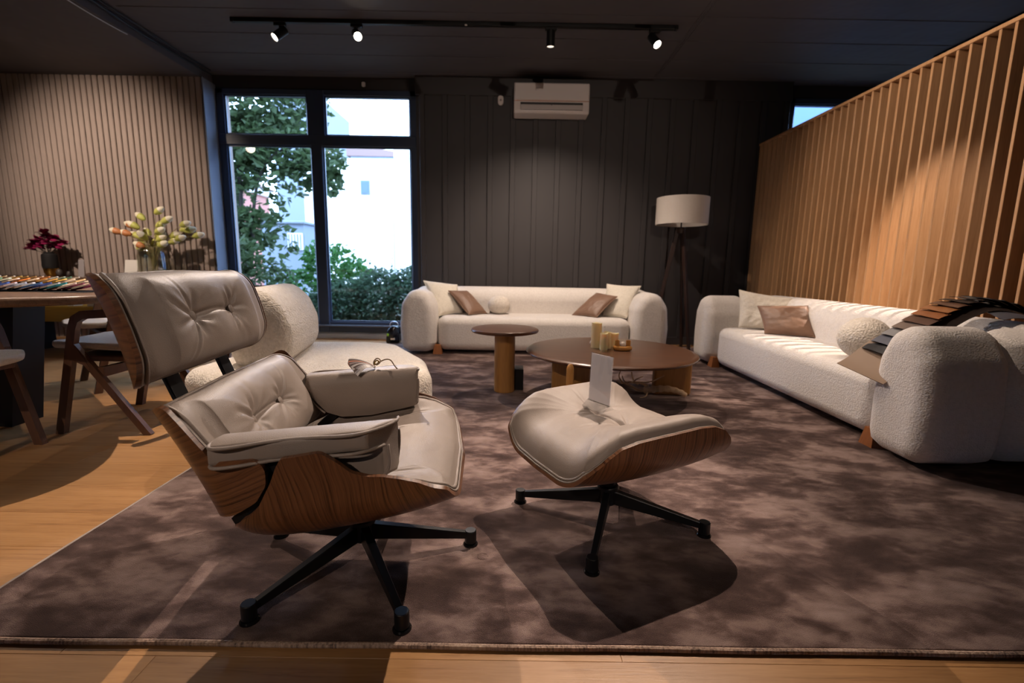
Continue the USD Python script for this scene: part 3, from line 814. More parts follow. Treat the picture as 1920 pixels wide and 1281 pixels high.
# seat
sa = math.radians(82)
seat_pts = [(-0.217, 0.291), (-0.182, 0.275), (-0.10, 0.268), (0.03, 0.284), (0.16, 0.306), (0.258, 0.332), (0.292, 0.345)]
seat = Bent(seat_pts, lambda v: 0.222 - 0.012 * np.clip((np.asarray(v) - 0.3) / 0.2, 0, 1), 0.125, sa)
sl_ = seat.L
s0 = lambda v: float(seat.a(np.array(v))) + seat.arc
def s_at_f(v, f):
    """Arc coordinate where the sheet has risen by f above its belly."""
    a = float(seat.a(np.array(v)))
    f0 = seat.R * (1 - math.cos(sa))
    return a + seat.R * math.acos(1 - min(f, f0) / seat.R) + max(f - f0, 0) / math.sin(sa)
seat_edge = [(-0.006, 0.048), (0.008, 0.072), (0.040, 0.092), (0.072, 0.113), (0.12, 0.168), (0.146, 0.206), (0.165, 0.226), (0.255, 0.226), (0.285, 0.196), (0.31, 0.165), (0.345, 0.148), (0.375, 0.141), (0.415, 0.124), (0.455, 0.103), (0.485, 0.078), (sl_ - 0.008, 0.058)]
seat_poly = sv_poly([(0.0, -0.012)] + [(s_at_f(v, f), v) for v, f in seat_edge] + [(0.0, sl_ + 0.012)], rad=0.018)
m, uv = shell_mesh(seat, seat_poly, n=320)
obj('seat_shell', m, 'veneer', chair, smooth=True, uv=uv, label='walnut shell under the seat cushion')
sc_edge = [(0.02, 0.050), (0.08, 0.10), (0.18, 0.125), (0.283, 0.135), (0.315, 0.138), (0.36, 0.126), (0.415, 0.111), (0.455, 0.090), (0.485, 0.066), (sl_ - 0.012, 0.046)]
sc_poly = sv_poly([(0.0, 0.0)] + [(s_at_f(v, f), v) for v, f in sc_edge] + [(0.0, sl_ + 0.004)], rad=0.03)
sb_ = [(-0.09, 0.20), (0.09, 0.20)]
sd = lambda s, v: tuft(s, v, sb_, 0.022, 0.06, 31, folds=9, fold_amp=0.003, fold_len=(0.06, 0.16)) + 0.0022 * np.exp(-((v - 0.40) / 0.05) ** 2) * np.sin(s * 120 + 6 * v) * np.exp(-((np.abs(s) - 0.30) / 0.05) ** 2)
sc = obj('seat_cushion', cushion_mesh(seat, sc_poly, 0.100, sd, pw=1.9), 'taupe_leather', chair, smooth=True)
obj('piping', piping_mesh(seat, sc_poly.buffer(0.001), 0.012), 'taupe_leather', sc, smooth=True)
obj('piping', piping_mesh(seat, sc_poly.buffer(0.004), 0.003, 0.003), 'taupe_leather', sc, smooth=True)

# arms: an upholstered bar that overhangs outwards and runs down inside to the seat, one padded piece
def arm(sg):
    nx, xr, xf = 46, -0.236, 0.147
    zt = lambda x: 0.5150 + 0.076 * (x + 0.236)
    zb = lambda x: np.interp(x, [-0.236, -0.21, -0.17, -0.12, -0.02, 0.10, 0.156], [0.470, 0.440, 0.398, 0.382, 0.386, 0.410, 0.425])
    def section(x, e):
        """Cross-section (y, z) at x; e in 0..1 rounds the ends off."""
        t, b = zt(x), zb(x)
        P = [(0.252, b), (0.252, (b + t) / 2), (0.253, t - 0.042)]
        P += [(0.290 - 0.037 * math.cos(q), t - 0.040 + 0.046 * math.sin(q)) for q in np.linspace(0.25, 1.45, 7)]
        P += [(0.308, t + 0.006), (0.326, t + 0.004), (0.342, t + 0.0005), (0.3475, t - 0.003), (0.349, t - 0.012), (0.349, t - 0.034), (0.3475, t - 0.043), (0.342, t - 0.0455), (0.325, t - 0.046), (0.319, t - 0.049), (0.318, min(t - 0.055, (b + t) / 2)), (0.317, b + 0.004), (0.310, b), (0.28, b - 0.001)]
        P = np.array(P)
        c = P.mean(0)
        return c + (P - c) * e
    xs = np.concatenate([[0, 0.006, 0.02, 0.045], np.linspace(0.08, 0.94, nx), [0.965, 0.985, 0.996, 1.0]])
    es = np.concatenate([[0.95, 0.985, 1.0, 1.0], np.ones(nx), [0.998, 0.985, 0.96, 0.90]])
    rows = []
    for u, e in zip(xs, es):
        Q = section(xr + (xf - xr) * u, e)
        f = xf - 0.92 * np.maximum(Q[:, 0] - 0.287, 0)
        r = xr + 0.25 * np.maximum(0.30 - Q[:, 0], 0)
        rows.append(np.stack([r + (f - r) * u, sg * Q[:, 0], Q[:, 1]], 1))
    V = np.array(rows)
    n, k = V.shape[:2]
    vs = np.vstack([V.reshape(-1, 3), V[0].mean(0), V[-1].mean(0)])
    fs = [grid_faces(k, n, True)]
    V2 = V.transpose(1, 0, 2).reshape(-1, 3)          # grid_faces wants the wrapped axis first
    vs = np.vstack([V2, V[0].mean(0), V[-1].mean(0)])
    j = np.arange(k)
    fs += [np.stack([np.full(k, k * n), ((j + 1) % k) * n, j * n], 1)[:, ::-1], np.stack([np.full(k, k * n + 1), j * n + n - 1, ((j + 1) % k) * n + n - 1], 1)[:, ::-1]]
    A = obj('armrest', outward(trimesh.Trimesh(vs, np.vstack(fs), process=False)), 'taupe_leather', chair, smooth=48)
    fr = lambda y: xf - 0.92 * max(y - 0.287, 0)
    def edge(dz, y0=0.349):
        P = [(xr + 0.002, 0.30), (xr, 0.335), (xr + 0.004, 0.3485), (-0.12, y0 + 0.0008), (0.0, y0 + 0.0008), (fr(0.349) - 0.008, y0), (fr(0.335), 0.336), (fr(0.30), 0.300), (fr(0.27) + 0.001, 0.270), (fr(0.26), 0.256)]
        P = smoothpath([(x, y, 0) for x, y in P], 90)
        return np.stack([P[:, 0], sg * P[:, 1], zt(P[:, 0]) + dz], 1)
    obj('piping', tube(edge(-0.001), 0.0040, 7), 'taupe_leather', A, smooth=True)
    e2 = edge(-0.0435)
    obj('piping', tube(e2[: 78], 0.0040, 7), 'taupe_leather', A, smooth=True)
    x5 = fr(0.318)
    obj('piping', tube(smoothpath([(x5 + 0.012, sg * 0.312, zt(0.14) - 0.045), (x5 + 0.015, sg * 0.317, zt(0.14) - 0.07), (x5 + 0.012, sg * 0.318, 0.440), (x5 - 0.004, sg * 0.318, 0.419), (x5 - 0.05, sg * 0.318, 0.404)], 30), 0.0040, 7), 'taupe_leather', A, smooth=True)
    obj('piping', tube(smoothpath([(0.147, sg * 0.253, zt(0.14) - 0.03), (0.148, sg * 0.252, 0.50), (0.146, sg * 0.252, 0.46), (0.141, sg * 0.253, 0.428)], 30), 0.0036, 7), 'taupe_leather', A, smooth=True)
    obj('piping', tube(smoothpath([(-0.226, sg * 0.285, zt(-0.22) - 0.006), (-0.223, sg * 0.256, 0.475), (-0.205, sg * 0.252, 0.437), (-0.165, sg * 0.251, 0.397)], 36), 0.0036, 7), 'taupe_leather', A, smooth=True)
    return A
arm(-1)
arm(1)
# black brackets that join seat and back under the arms, and the two bars that carry the headrest
for sg in (-1, 1):
    y0, y1 = sorted((sg * 0.292, sg * 0.352))
    br = Polygon([(-0.125, 0.482), (-0.062, 0.482), (-0.088, 0.432), (-0.112, 0.395), (-0.150, 0.358), (-0.198, 0.330), (-0.205, 0.345), (-0.165, 0.378), (-0.130, 0.420), (-0.118, 0.455)])
    b = xz(moved(trimesh.creation.extrude_polygon(br, 0.046, engine='earcut'), (0, 0, 0.288)))
    b.vertices[:, 1] *= sg
    obj('side_bracket', outward(b), 'black_metal', chair)
for sg in (-1, 1):
    obj('back_brace', bar((-0.372, sg * 0.125, 0.48), (-0.462, sg * 0.125, 0.72), 0.052, 0.012, up=(1, 0, 0.4)), 'black_metal', chair)
# base
def star_base(t, angles, R, hub_top, top_z, hub_r=0.030):
    obj('swivel_column', lathe([(0, top_z), (0.0255, top_z), (0.0255, 0.09), (0, 0.09)], 32), 'black_metal', t)
    obj('hub', lathe([(0, hub_top), (hub_r + 0.005, hub_top), (hub_r + 0.008, hub_top - 0.004), (hub_r + 0.008, hub_top - 0.014), (hub_r, hub_top - 0.018), (hub_r, hub_top - 0.066), (hub_r - 0.006, hub_top - 0.072), (0, hub_top - 0.072)], 36), 'black_metal', t)
    for a in angles:
        c, s_ = math.cos(a), math.sin(a)
        L = obj('leg', bar((0.022 * c, 0.022 * s_, hub_top - 0.043), ((R - 0.012) * c, (R - 0.012) * s_, 0.036 + RZ), 0.026, 0.050, 0.018, 0.021), 'black_metal', t, smooth=20)
        obj('foot', moved(lathe([(0, 0.050), (0.0165, 0.050), (0.0185, 0.048), (0.0185, 0.010), (0.014, 0.006), (0, 0.006)], 26), (R * c, R * s_, RZ)), 'black_metal', L)
        obj('glide', moved(lathe([(0, 0.007), (0.020, 0.007), (0.0235, 0.0035), (0.0235, 0.0), (0, 0.0)], 28), (R * c, R * s_, RZ)), 'black_gloss', L)
yaw = math.radians(CH_YAW)
star_base(chair, [-2.249 - yaw + k * 2 * PI / 5 for k in range(5)], 0.329, 0.150, 0.285)
obj('seat_plate', cbox(-0.11, 0.11, -0.10, 0.10, 0.252, 0.262, 0.003), 'black_metal', chair)

# ottoman
OT = (0.356, 1.57, 0.0)
OT_YAW = 26.0
ott = thing('ottoman', 'taupe leather footstool in a walnut shell on a black four-star base', 'footstool', OT, OT_YAW)
oa = math.radians(84)
oshell = Bent([(-0.300, 0.268), (-0.15, 0.250), (0.0, 0.246), (0.15, 0.252), (0.305, 0.272)], 0.118, 0.152, oa)
ol = oshell.L
def o_at_f(f):
    f0 = oshell.R * (1 - math.cos(oa))
    return 0.118 + oshell.R * math.acos(1 - min(f, f0) / oshell.R) + max(f - f0, 0) / math.sin(oa)
o_edge = [(0.010, 0.058), (0.030, 0.088), (0.062, 0.122), (0.105, 0.150), (0.17, 0.165), (0.245, 0.171), (0.33, 0.174), (0.43, 0.174), (0.50, 0.164), (0.548, 0.142), (0.582, 0.108), (0.600, 0.078)]
o_poly = sv_poly([(0.0, -0.002)] + [(o_at_f(f), v) for v, f in o_edge] + [(0.0, ol + 0.002)], rad=0.02)
m, uv = shell_mesh(oshell, o_poly, n=300)
obj('shell', m, 'veneer', ott, smooth=True, uv=uv, label='bent walnut shell of the footstool')
def ottoman_cushion(n=380, nr=88):
    """Padding over the saddle: from the seam on the shell's edge it rolls up over the two wings and down at the open ends."""
    b2 = resample(o_poly.buffer(-0.008, 16), n)
    B = oshell.at(b2[:, 0], b2[:, 1], 0.004)
    r = np.linspace(0, 1, nr + 1) ** 0.85
    r[0] = 1e-3
    C = B.mean(0)
    g = 1.0 + 0.016 * np.sin(np.clip((r - 0.75) / 0.25, 0, 1) * PI)
    X = C[0] + (B[:, None, 0] - C[0]) * (r * g)[None]
    Y = C[1] + (B[:, None, 1] - C[1]) * (r * g)[None]
    Zb = 0.330 + (B[:, None, 2] - 0.330) * (r ** 2.2)[None]
    Z = Zb + 0.078 * ((1 - r ** 6) ** 0.5)[None]
    bt = [(0.0, -0.085), (0.0, 0.085)]
    swap = lambda x, y: tuft(y, x, [(b, a) for a, b in bt], 0.030, 0.085, 47, crease=[((bt[0][1], bt[0][0]), (bt[1][1], bt[1][0]), 0.009, 0.008)], folds=8, fold_amp=0.0022, fold_len=(0.08, 0.22))
    Z = Z - swap(X, Y) * (1 - r ** 6)[None]
    Z += (meshkit.fbm(np.stack([X * 8, Y * 8, 0 * X], -1), 3, 9) - 0.5) * 0.008 * (1 - r ** 4)[None]
    top_ = np.stack([X, Y, Z], -1)
    q, _ = rings(o_poly.buffer(-0.008, 16), n, 6)
    bot = oshell.at(q[..., 0], q[..., 1], 0.003)
    N = n * (nr + 1)
    rim = np.stack([top_[:, -1], bot[:, -1]], 1).reshape(-1, 3)
    m = trimesh.Trimesh(np.vstack([top_.reshape(-1, 3), bot.reshape(-1, 3), rim]), np.vstack([grid_faces(n, nr + 1, True), grid_faces(n, 7, True)[:, ::-1] + N, grid_faces(n, 2, True) + N + n * 7]), process=False)
    if m.volume < 0:
        m.invert()
    return m
oc = obj('cushion', ottoman_cushion(), 'taupe_leather', ott, smooth=True)
obj('piping', piping_mesh(oshell, o_poly.buffer(-0.006, 16), 0.010, n=320), 'taupe_leather', oc, smooth=True)
obj('piping', piping_mesh(oshell, o_poly.buffer(-0.003, 16), 0.0025, 0.003, n=320), 'taupe_leather', oc, smooth=True)
star_base(ott, [2.814 - math.radians(OT_YAW) + k * PI / 2 for k in range(4)], 0.326, 0.140, 0.245)
# ------------------------------------------------------------------ sofas, cushions, pouf
def sofa(label, loc, rot, W=1.345):
    t = thing('boucle_sofa', label, 'sofa', loc, rot)
    obj('seat', pill(rrect(-W + 0.36, W - 0.36, 0.0, 0.62, 0.10), 0.045, 0.385, 0.075, bulge=0.012, n=160), 'boucle', t, smooth=60)
    obj('back', pill(rrect(-W + 0.005, W - 0.005, 0.45, 0.825, 0.185), 0.05, 0.668, 0.15, bulge=0.005, n=200), 'boucle', t, smooth=60)
    for sg in (-1, 1):
        arch = Polygon([(W - 0.355, 0.035), (W - 0.015, 0.035), (W, 0.30), (W - 0.02, 0.52), (W - 0.10, 0.64), (W - 0.20, 0.668), (W - 0.29, 0.62), (W - 0.345, 0.50), (W - 0.362, 0.30)]).buffer(-0.07, 16).buffer(0.14, 16).buffer(-0.07, 16)
        a = xz(pill(arch, -0.075, 0.31, 0.085, n=150))
        a.vertices[:, 0] *= sg
        obj('arm', outward(a), 'boucle', t, smooth=60)
        c = xz(pill(arch.buffer(-0.004), 0.25, 0.825, 0.13, n=130))
        c.vertices[:, 0] *= sg
        obj('back_corner', outward(c), 'boucle', t, smooth=60)
        for yy in (0.005, 0.72):
            f = MB().add(trimesh.convex.convex_hull(np.array([(sg * 0.972 + dx * w, yy + dy * w * 0.8, z) for z, w in ((RZ, 0.046), (0.105, 0.030)) for dx in (-1, 1) for dy in (-1, 1)]))).mesh()
            obj('leg', f, 'oak_leg_red', t, smooth=False)
    return t
wood('oak_leg_red', (0.34, 0.12, 0.035), (0.26, 0.09, 0.026), (0.17, 0.058, 0.018), (9.0, 9.0, 0.8), rough=0.4)
sofa('cream boucle sofa with rounded arms against the dark panelled wall', (0.235, 4.69, 0), 0)
sofa('cream boucle sofa along the slatted oak partition with a leather sample strip over its arm', (1.885, 3.30, 0), -90)

def pillow(name, label, corners, T, matname, seed, group=None, pinch=0.06, wr=0.0025):
    """A soft square cushion between four corners A, B (top), C, D (bottom)."""
    A, B, C, D = (np.array(c, float) for c in corners)
    n = 44
    u = np.linspace(-1, 1, n)
    U, V = np.meshgrid(u, u, indexing='ij')
    su = U * (1 - pinch * (1 - V ** 2)); sv = V * (1 - pinch * (1 - U ** 2))
    a, b = (su + 1) / 2, (sv + 1) / 2
    P = A * ((1 - a) * b)[..., None] + B * (a * b)[..., None] + C * (a * (1 - b))[..., None] + D * ((1 - a) * (1 - b))[..., None]
    N = np.cross(B - A, D - A); N /= np.linalg.norm(N)
    if N @ (np.array(EYE) - A) < 0:
        N = -N
    th = T * ((1 - U ** 2) * (1 - V ** 2)) ** 0.42
    w = (meshkit.fbm(np.stack([U * 2.2, V * 2.2, np.full_like(U, seed)], -1), 4, seed) - 0.5) * 2 * wr * 4 * ((1 - U ** 2) * (1 - V ** 2)) ** 0.3
    f, g = P + N * (th * 0.55 + w)[..., None], P - N * (th * 0.45)[..., None]
    org = P.mean((0, 1)); org = np.array([org[0], org[1], min(f[..., 2].min(), g[..., 2].min())])
    v = np.vstack([f.reshape(-1, 3), g.reshape(-1, 3)]) - org
    F = grid_faces(n, n)
    m = outward(trimesh.Trimesh(v, np.vstack([F, F[:, ::-1] + n * n]), process=False))
    t = thing(name, label, 'cushion', org, 0, group)
    c = obj('cover', m, matname, t, smooth=True)
    idx = [(i, 0) for i in range(n)] + [(n - 1, j) for j in range(1, n)] + [(i, n - 1) for i in range(n - 2, -1, -1)] + [(0, j) for j in range(n - 2, 0, -1)]
    obj('seam', tube(np.array([P[i, j] for i, j in idx]) - org, 0.004, 6, closed=True), matname, t, smooth=True)
    return t
pillow('throw_pillow', 'large cream square cushion leaning on the left arm of the back sofa', [(-0.945, 5.08, 0.735), (-0.60, 5.22, 0.690), (-0.52, 5.02, 0.40), (-0.755, 4.88, 0.375)], 0.13, 'cream_cotton', 3)
pillow('throw_pillow', 'tan leather cushion at the left end of the back sofa', [(-0.666, 5.00, 0.635), (-0.491, 5.18, 0.628), (-0.255, 5.02, 0.398), (-0.434, 4.84, 0.398)], 0.10, 'brown_leather', 5)
pillow('throw_pillow', 'tan leather cushion at the right end of the back sofa', [(0.936, 5.18, 0.628), (1.119, 4.96, 0.606), (0.887, 4.82, 0.398), (0.655, 5.02, 0.396)], 0.10, 'brown_leather', 8)
pillow('throw_pillow', 'large cream square cushion against the right arm of the back sofa', [(1.051, 5.20, 0.726), (1.385, 5.05, 0.715), (1.203, 4.86, 0.385), (0.991, 5.03, 0.385)], 0.13, 'cream_cotton', 9)
pillow('throw_pillow', 'large cream square cushion at the far end of the sofa by the partition', [(2.039, 4.22, 0.726), (2.44, 4.08, 0.664), (2.30, 3.95, 0.40), (2.035, 4.16, 0.395)], 0.14, 'cream_cotton', 12, wr=0.006)
pillow('throw_pillow', 'tan leather cushion in front of the cream cushion on the sofa by the partition', [(2.065, 3.93, 0.607), (2.361, 3.73, 0.629), (2.341, 3.55, 0.402), (2.052, 3.75, 0.398)], 0.11, 'brown_leather', 14)
def ball(label, c, r, sq):
    m = trimesh.creation.icosphere(4, r)
    m.vertices *= [1, 1, sq]
    return tag(obj('ball_cushion', moved(m, c), 'boucle_coarse', None, True), label, 'cushion')
ball('round cream boucle ball cushion on the back sofa beside the tan leather cushion', (-0.128, 5.02, 0.490), 0.118, 0.86)
ball('round cream boucle ball cushion on the sofa by the partition, partly behind the leather samples', (2.09, 2.74, 0.515), 0.135, 0.92)

po = thing('boucle_lounge_seat', 'low cream boucle lounge seat with a bulging backrest behind the lounge chair', 'armchair', (-1.0, 2.75, 0))
outl = Polygon([(0.60, -0.36), (0.50, 0.02), (0.22, 0.52), (0.0, 0.60), (-0.62, 0.55), (-0.70, -0.40), (-0.45, -0.55), (0.45, -0.52)]).buffer(-0.14, 16).buffer(0.28, 16).buffer(-0.14, 16)
obj('seat', pill(outl, 0.04, 0.355, 0.075, bulge=0.012, n=150), 'boucle_coarse', po, smooth=60)
bk = xz(pill(Polygon([(-0.36, 0.33), (-0.10, 0.33), (-0.03, 0.42), (-0.03, 0.56), (-0.08, 0.68), (-0.17, 0.765), (-0.26, 0.77), (-0.33, 0.72), (-0.37, 0.58)]).buffer(-0.06, 16).buffer(0.12, 16).buffer(-0.06, 16), -0.40, 0.46, 0.115, n=120, bulge=0.01))
bk.vertices[:, 0] -= 0.10 + 0.20 * (bk.vertices[:, 1] + 0.4)
obj('backrest', bk, 'boucle_coarse', po, smooth=60)
for dx, dy in ((0.38, -0.38), (-0.52, -0.38), (-0.45, 0.40), (0.12, 0.38)):
    obj('foot', moved(lathe([(0, 0.06), (0.028, 0.06), (0.024, RZ), (0, RZ)], 20), (dx, dy, 0)), 'black_matte', po)

# ------------------------------------------------------------------ tables and what stands on them
st = thing('side_table', 'small round walnut side table on a thick oak column', 'side table', (-0.04, 3.295, 0))
obj('tabletop', lathe([(0, 0.470), (0.222, 0.470), (0.236, 0.464), (0.240, 0.455), (0.232, 0.444), (0.205, 0.438), (0, 0.438)], 72), 'walnut_top', st)
obj('column', lathe([(0, 0.44), (0.0735, 0.44), (0.0735, RZ + 0.004), (0.070, RZ), (0, RZ)], 48), 'oak_leg', st)
obj('foot_panel', cbox(0.074, 0.138, 0.02, 0.17, RZ, 0.165, 0.004), 'pedestal_black', st, label='low dark panel at the foot of the column')

ct = thing('coffee_table', 'large round walnut coffee table on oak panel legs', 'coffee table', (0.69, 3.20, 0))
obj('tabletop', lathe([(0, 0.345), (0.545, 0.345), (0.566, 0.342), (0.578, 0.335), (0.580, 0.329), (0.572, 0.320), (0.54, 0.312), (0, 0.312)], 110), 'walnut_top', ct)
obj('leg_panel', cbox(0.335, 0.60, 0.04, 0.105, RZ, 0.313, 0.012), 'oak_leg', ct)
obj('leg_panel', cbox(-0.40, -0.13, -0.06, 0.005, RZ, 0.313, 0.012), 'oak_leg', ct)
obj('leg_panel', cbox(-0.03, 0.03, 0.20, 0.47, RZ, 0.313, 0.012), 'oak_leg', ct)
obj('peg', moved(lathe([(0, 0.342), (0.010, 0.338), (0.018, 0.326), (0.022, 0.308), (0.022, RZ), (0, RZ)], 28), (-0.335, -0.497, 0)), 'oak_leg', ct, label='round oak peg that stands at the rim')

def candle(label, x, y, r, h, seed):
    rr = np.random.default_rng(seed)
    n = 40
    a = np.arange(n) * 2 * PI / n
    rim = h + 0.006 * meshkit.noise(np.stack([np.cos(a) * 2 + seed, np.sin(a) * 2, a * 0], -1), seed) - 0.003
    rows = [(0.0, 0.0, None), (r, 0.0, None), (r, h * 0.5, None), (r, 0, rim), (r * 0.86, -0.004, rim), (r * 0.6, h - 0.016, None), (0.0, h - 0.019, None)]
    v = np.stack([np.stack([q * np.cos(a), q * np.sin(a), np.full(n, z) if rm is None else rm + z], -1) for q, z, rm in rows], 1).reshape(-1, 3)
    t = thing('pillar_candle', label, 'candle', (x, y, 0.3455))
    obj('wax', outward(trimesh.Trimesh(v, grid_faces(n, len(rows), True), process=False)), 'candle_wax', t, smooth=40)
    obj('wick', tube([(0, 0, h - 0.02), (0.001, 0, h - 0.006)], 0.0015, 6), 'black_matte', t)
candle('tallest cream pillar candle on the coffee table', 0.603, 3.262, 0.036, 0.175, 1)
candle('thin cream pillar candle standing in front of the tallest candle', 0.640, 3.176, 0.027, 0.115, 2)
candle('shorter cream pillar candle right of the thin candle', 0.676, 3.235, 0.026, 0.115, 3)
candle('short wide cream pillar candle behind the amber ceramic holder', 0.738, 3.31, 0.034, 0.098, 4)
tag(obj('glazed_ball', moved(trimesh.creation.icosphere(3, 0.020), (0.592, 3.345, 0.366)), 'white_ceramic', None, True), 'small white glazed ball behind the tallest candle on the coffee table', 'ornament')
ch_ = thing('candle_holder', 'amber ceramic candle holder with two upright tubes on the coffee table', 'candle holder', (0.768, 3.168, 0.3455))
ring = tube([(0.050 * math.cos(a), 0.034 * math.sin(a), 0.016) for a in np.linspace(0, 2 * PI, 49)[:-1]], 0.016, 14, closed=True)
obj('ring_body', ring, 'amber_ceramic', ch_, smooth=True)
obj('bowl', lathe([(0, 0.006), (0.04, 0.006), (0.042, 0.014), (0, 0.016)], 30), 'amber_ceramic', ch_)
for dx in (-0.038, 0.038):
    obj('tube', moved(lathe([(0.012, 0.012), (0.0165, 0.020), (0.0155, 0.062), (0.0165, 0.068), (0.012, 0.068), (0.011, 0.05), (0, 0.05)], 24), (dx, 0, 0)), 'amber_ceramic', ch_)
tag(obj('glazed_ball', moved(trimesh.creation.icosphere(3, 0.021), (0.768, 3.160, 0.385)), 'white_ceramic', None, True), 'small white glazed ball lying in the amber candle holder', 'ornament')
sg_ = thing('acrylic_sign', 'clear acrylic sign seen edge-on among the candles on the coffee table', 'sign holder', (0.630, 3.115, 0.3455), -11.5)
obj('sheet', cbox(-0.0025, 0.0025, -0.045, 0.045, 0.002, 0.165, 0.0006), 'acrylic', sg_, smooth=False)
obj('base', cbox(-0.022, 0.022, -0.045, 0.045, 0.0, 0.003, 0.0008), 'acrylic', sg_, smooth=False)
obj('brace', bar((-0.02, 0, 0.003), (-0.002, 0, 0.03), 0.088, 0.003), 'acrylic', sg_, smooth=False)

# driftwood root under the coffee table
dw = thing('driftwood_root', 'pale driftwood root with thin twigs on the rug below the coffee table', 'driftwood', (0, 0, 0))
obj('trunk', tube(smoothpath([(0.955, 3.22, 0.055), (1.02, 3.17, 0.075), (1.09, 3.14, 0.085), (1.16, 3.135, 0.07), (1.215, 3.15, 0.042)], 30), np.linspace(0.026, 0.017, 30) * (1 + 0.12 * np.sin(np.arange(30) * 1.3)), 12), 'driftwood', dw, smooth=60)
twigs = [[(0.98, 3.2, 0.06), (0.93, 3.22, 0.10), (0.88, 3.2, 0.115), (0.93, 3.17, 0.12), (1.02, 3.12, 0.165), (1.05, 3.11, 0.185)],
         [(0.96, 3.21, 0.05), (0.90, 3.22, 0.055), (0.84, 3.2, 0.09), (0.78, 3.19, 0.12), (0.76, 3.19, 0.16), (0.77, 3.17, 0.205), (0.785, 3.165, 0.22)],
         [(0.90, 3.2, 0.10), (0.85, 3.22, 0.11), (0.80, 3.2, 0.105), (0.74, 3.18, 0.13)], [(0.88, 3.2, 0.11), (0.86, 3.2, 0.14), (0.85, 3.2, 0.19)],
         [(0.86, 3.2, 0.11), (0.88, 3.18, 0.14), (0.92, 3.16, 0.165)], [(0.83, 3.2, 0.1), (0.80, 3.22, 0.125), (0.79, 3.22, 0.155)], [(0.96, 3.2, 0.055), (0.95, 3.16, 0.03), (0.90, 3.14, RZ + 0.008)]]
for k, tw in enumerate(twigs):
    n = 22
    obj('twig', tube(smoothpath(tw, n), np.linspace(0.010 if k < 2 else 0.007, 0.0025, n), 7), 'driftwood', dw, smooth=60)

# card in an acrylic stand on the ottoman
ta = math.radians(OT_YAW)
cd = thing('card_stand', 'blank white card in a clear acrylic stand on the leather footstool', 'sign holder', (OT[0] - 0.040, OT[1] + 0.058, 0.397), OT_YAW - 83)
# local x across the card, -y towards the viewer's left front, z up
rot = lambda pts: np.array(pts)
def sheet(x0, x1, y0, z0, y1, z1, th):
    return bar(((x0 + x1) / 2, y0, z0), ((x0 + x1) / 2, y1, z1), x1 - x0, th, up=(0, 1, 0.2), c=0.02)
obj('card', sheet(-0.053, 0.053, 0.006, 0.026, 0.012, 0.198, 0.0012), 'paper_white', cd, smooth=False)
obj('front_sheet', sheet(-0.056, 0.056, 0.003, 0.022, 0.0095, 0.201, 0.0012), 'acrylic', cd, smooth=False)
obj('back_sheet', sheet(-0.056, 0.056, 0.0075, 0.022, 0.0145, 0.201, 0.0012), 'acrylic', cd, smooth=False)
obj('front_foot', sheet(-0.056, 0.056, -0.030, 0.001, 0.004, 0.026, 0.002), 'acrylic', cd, smooth=False)
obj('back_foot', sheet(-0.056, 0.056, 0.040, 0.001, 0.007, 0.026, 0.002), 'acrylic', cd, smooth=False)

# leather tassel of sample strips on the far armrest
ca, sa_ = math.cos(math.radians(CH_YAW)), math.sin(math.radians(CH_YAW))
def chw(x, y, z):
    return np.array([CH[0] + x * ca - y * sa_, CH[1] + x * sa_ + y * ca, z])
ts = thing('leather_tassel', 'bundle of grey leather sample strips tied with a cord on the far armrest', 'sample bundle', chw(0.0, 0.30, 0.0), CH_YAW)
zt = 0.5405
plain('sample_grey', (0.27, 0.25, 0.26), 0.5)
plain('sample_mauve', (0.30, 0.24, 0.24), 0.5)
plain('sample_coral', (0.62, 0.24, 0.16), 0.5)
plain('sample_pale', (0.46, 0.43, 0.42), 0.5)
plain('sample_taupe', (0.22, 0.165, 0.125), 0.5)
plain('cord_brown', (0.20, 0.14, 0.09), 0.7)
plain('sample_dark', (0.10, 0.075, 0.065), 0.5)
sm = ['sample_pale', 'sample_dark', 'sample_taupe', 'sample_coral', 'sample_dark', 'sample_mauve', 'sample_dark', 'sample_pale', 'sample_dark', 'sample_grey', 'sample_pale']
for k in range(11):
    al = math.radians(178 + 5.0 * k)
    n = 10
    u = np.linspace(0, 1, n)
    Ls = 0.092 - 0.0012 * k
    cx = -0.004 + u * Ls * math.cos(al)
    cy = 0.004 - 0.001 * k + u * Ls * math.sin(al) * 0.8
    droop = np.clip((-cy - 0.022) / 0.03, 0, 1)
    cz = zt + 0.004 + (10 - k) * 0.0017 * u + 0.011 * np.sin(u * PI * 0.85) - droop ** 2 * 0.016
    px_, py_ = -math.sin(al), math.cos(al)
    w = 0.0035 + 0.0065 * u
    tz = math.radians(38)
    off = np.stack([px_ * w * math.cos(tz), py_ * w * math.cos(tz), -w * math.sin(tz)], 1)
    c3 = np.stack([cx, cy, np.maximum(cz, zt + 0.003 - droop * 0.02)], 1)
    L = c3 + off; Rr = c3 - off
    v = np.stack([L, Rr, Rr - [0, 0, 0.0012], L - [0, 0, 0.0012]], 1).reshape(-1, 3)
    f = []
    for i in range(n - 1):
        for j in range(4):
            a_, b_, c_, d_ = i * 4 + j, i * 4 + (j + 1) % 4, (i + 1) * 4 + (j + 1) % 4, (i + 1) * 4 + j
            f += [(a_, b_, c_), (a_, c_, d_)]
    f += [(0, 2, 1), (0, 3, 2), (n * 4 - 4, n * 4 - 3, n * 4 - 2), (n * 4 - 4, n * 4 - 2, n * 4 - 1)]
    obj('strip', outward(trimesh.Trimesh(v, np.array(f), process=False)), sm[k], ts, smooth=False)
obj('eyelet', moved(tube([(0.0075 * math.cos(a), 0, 0.0075 * math.sin(a)) for a in np.linspace(0, 2 * PI, 25)[:-1]], 0.0022, 8, closed=True), (0.002, 0.0, zt + 0.02), rz=0.6), 'brass', ts)
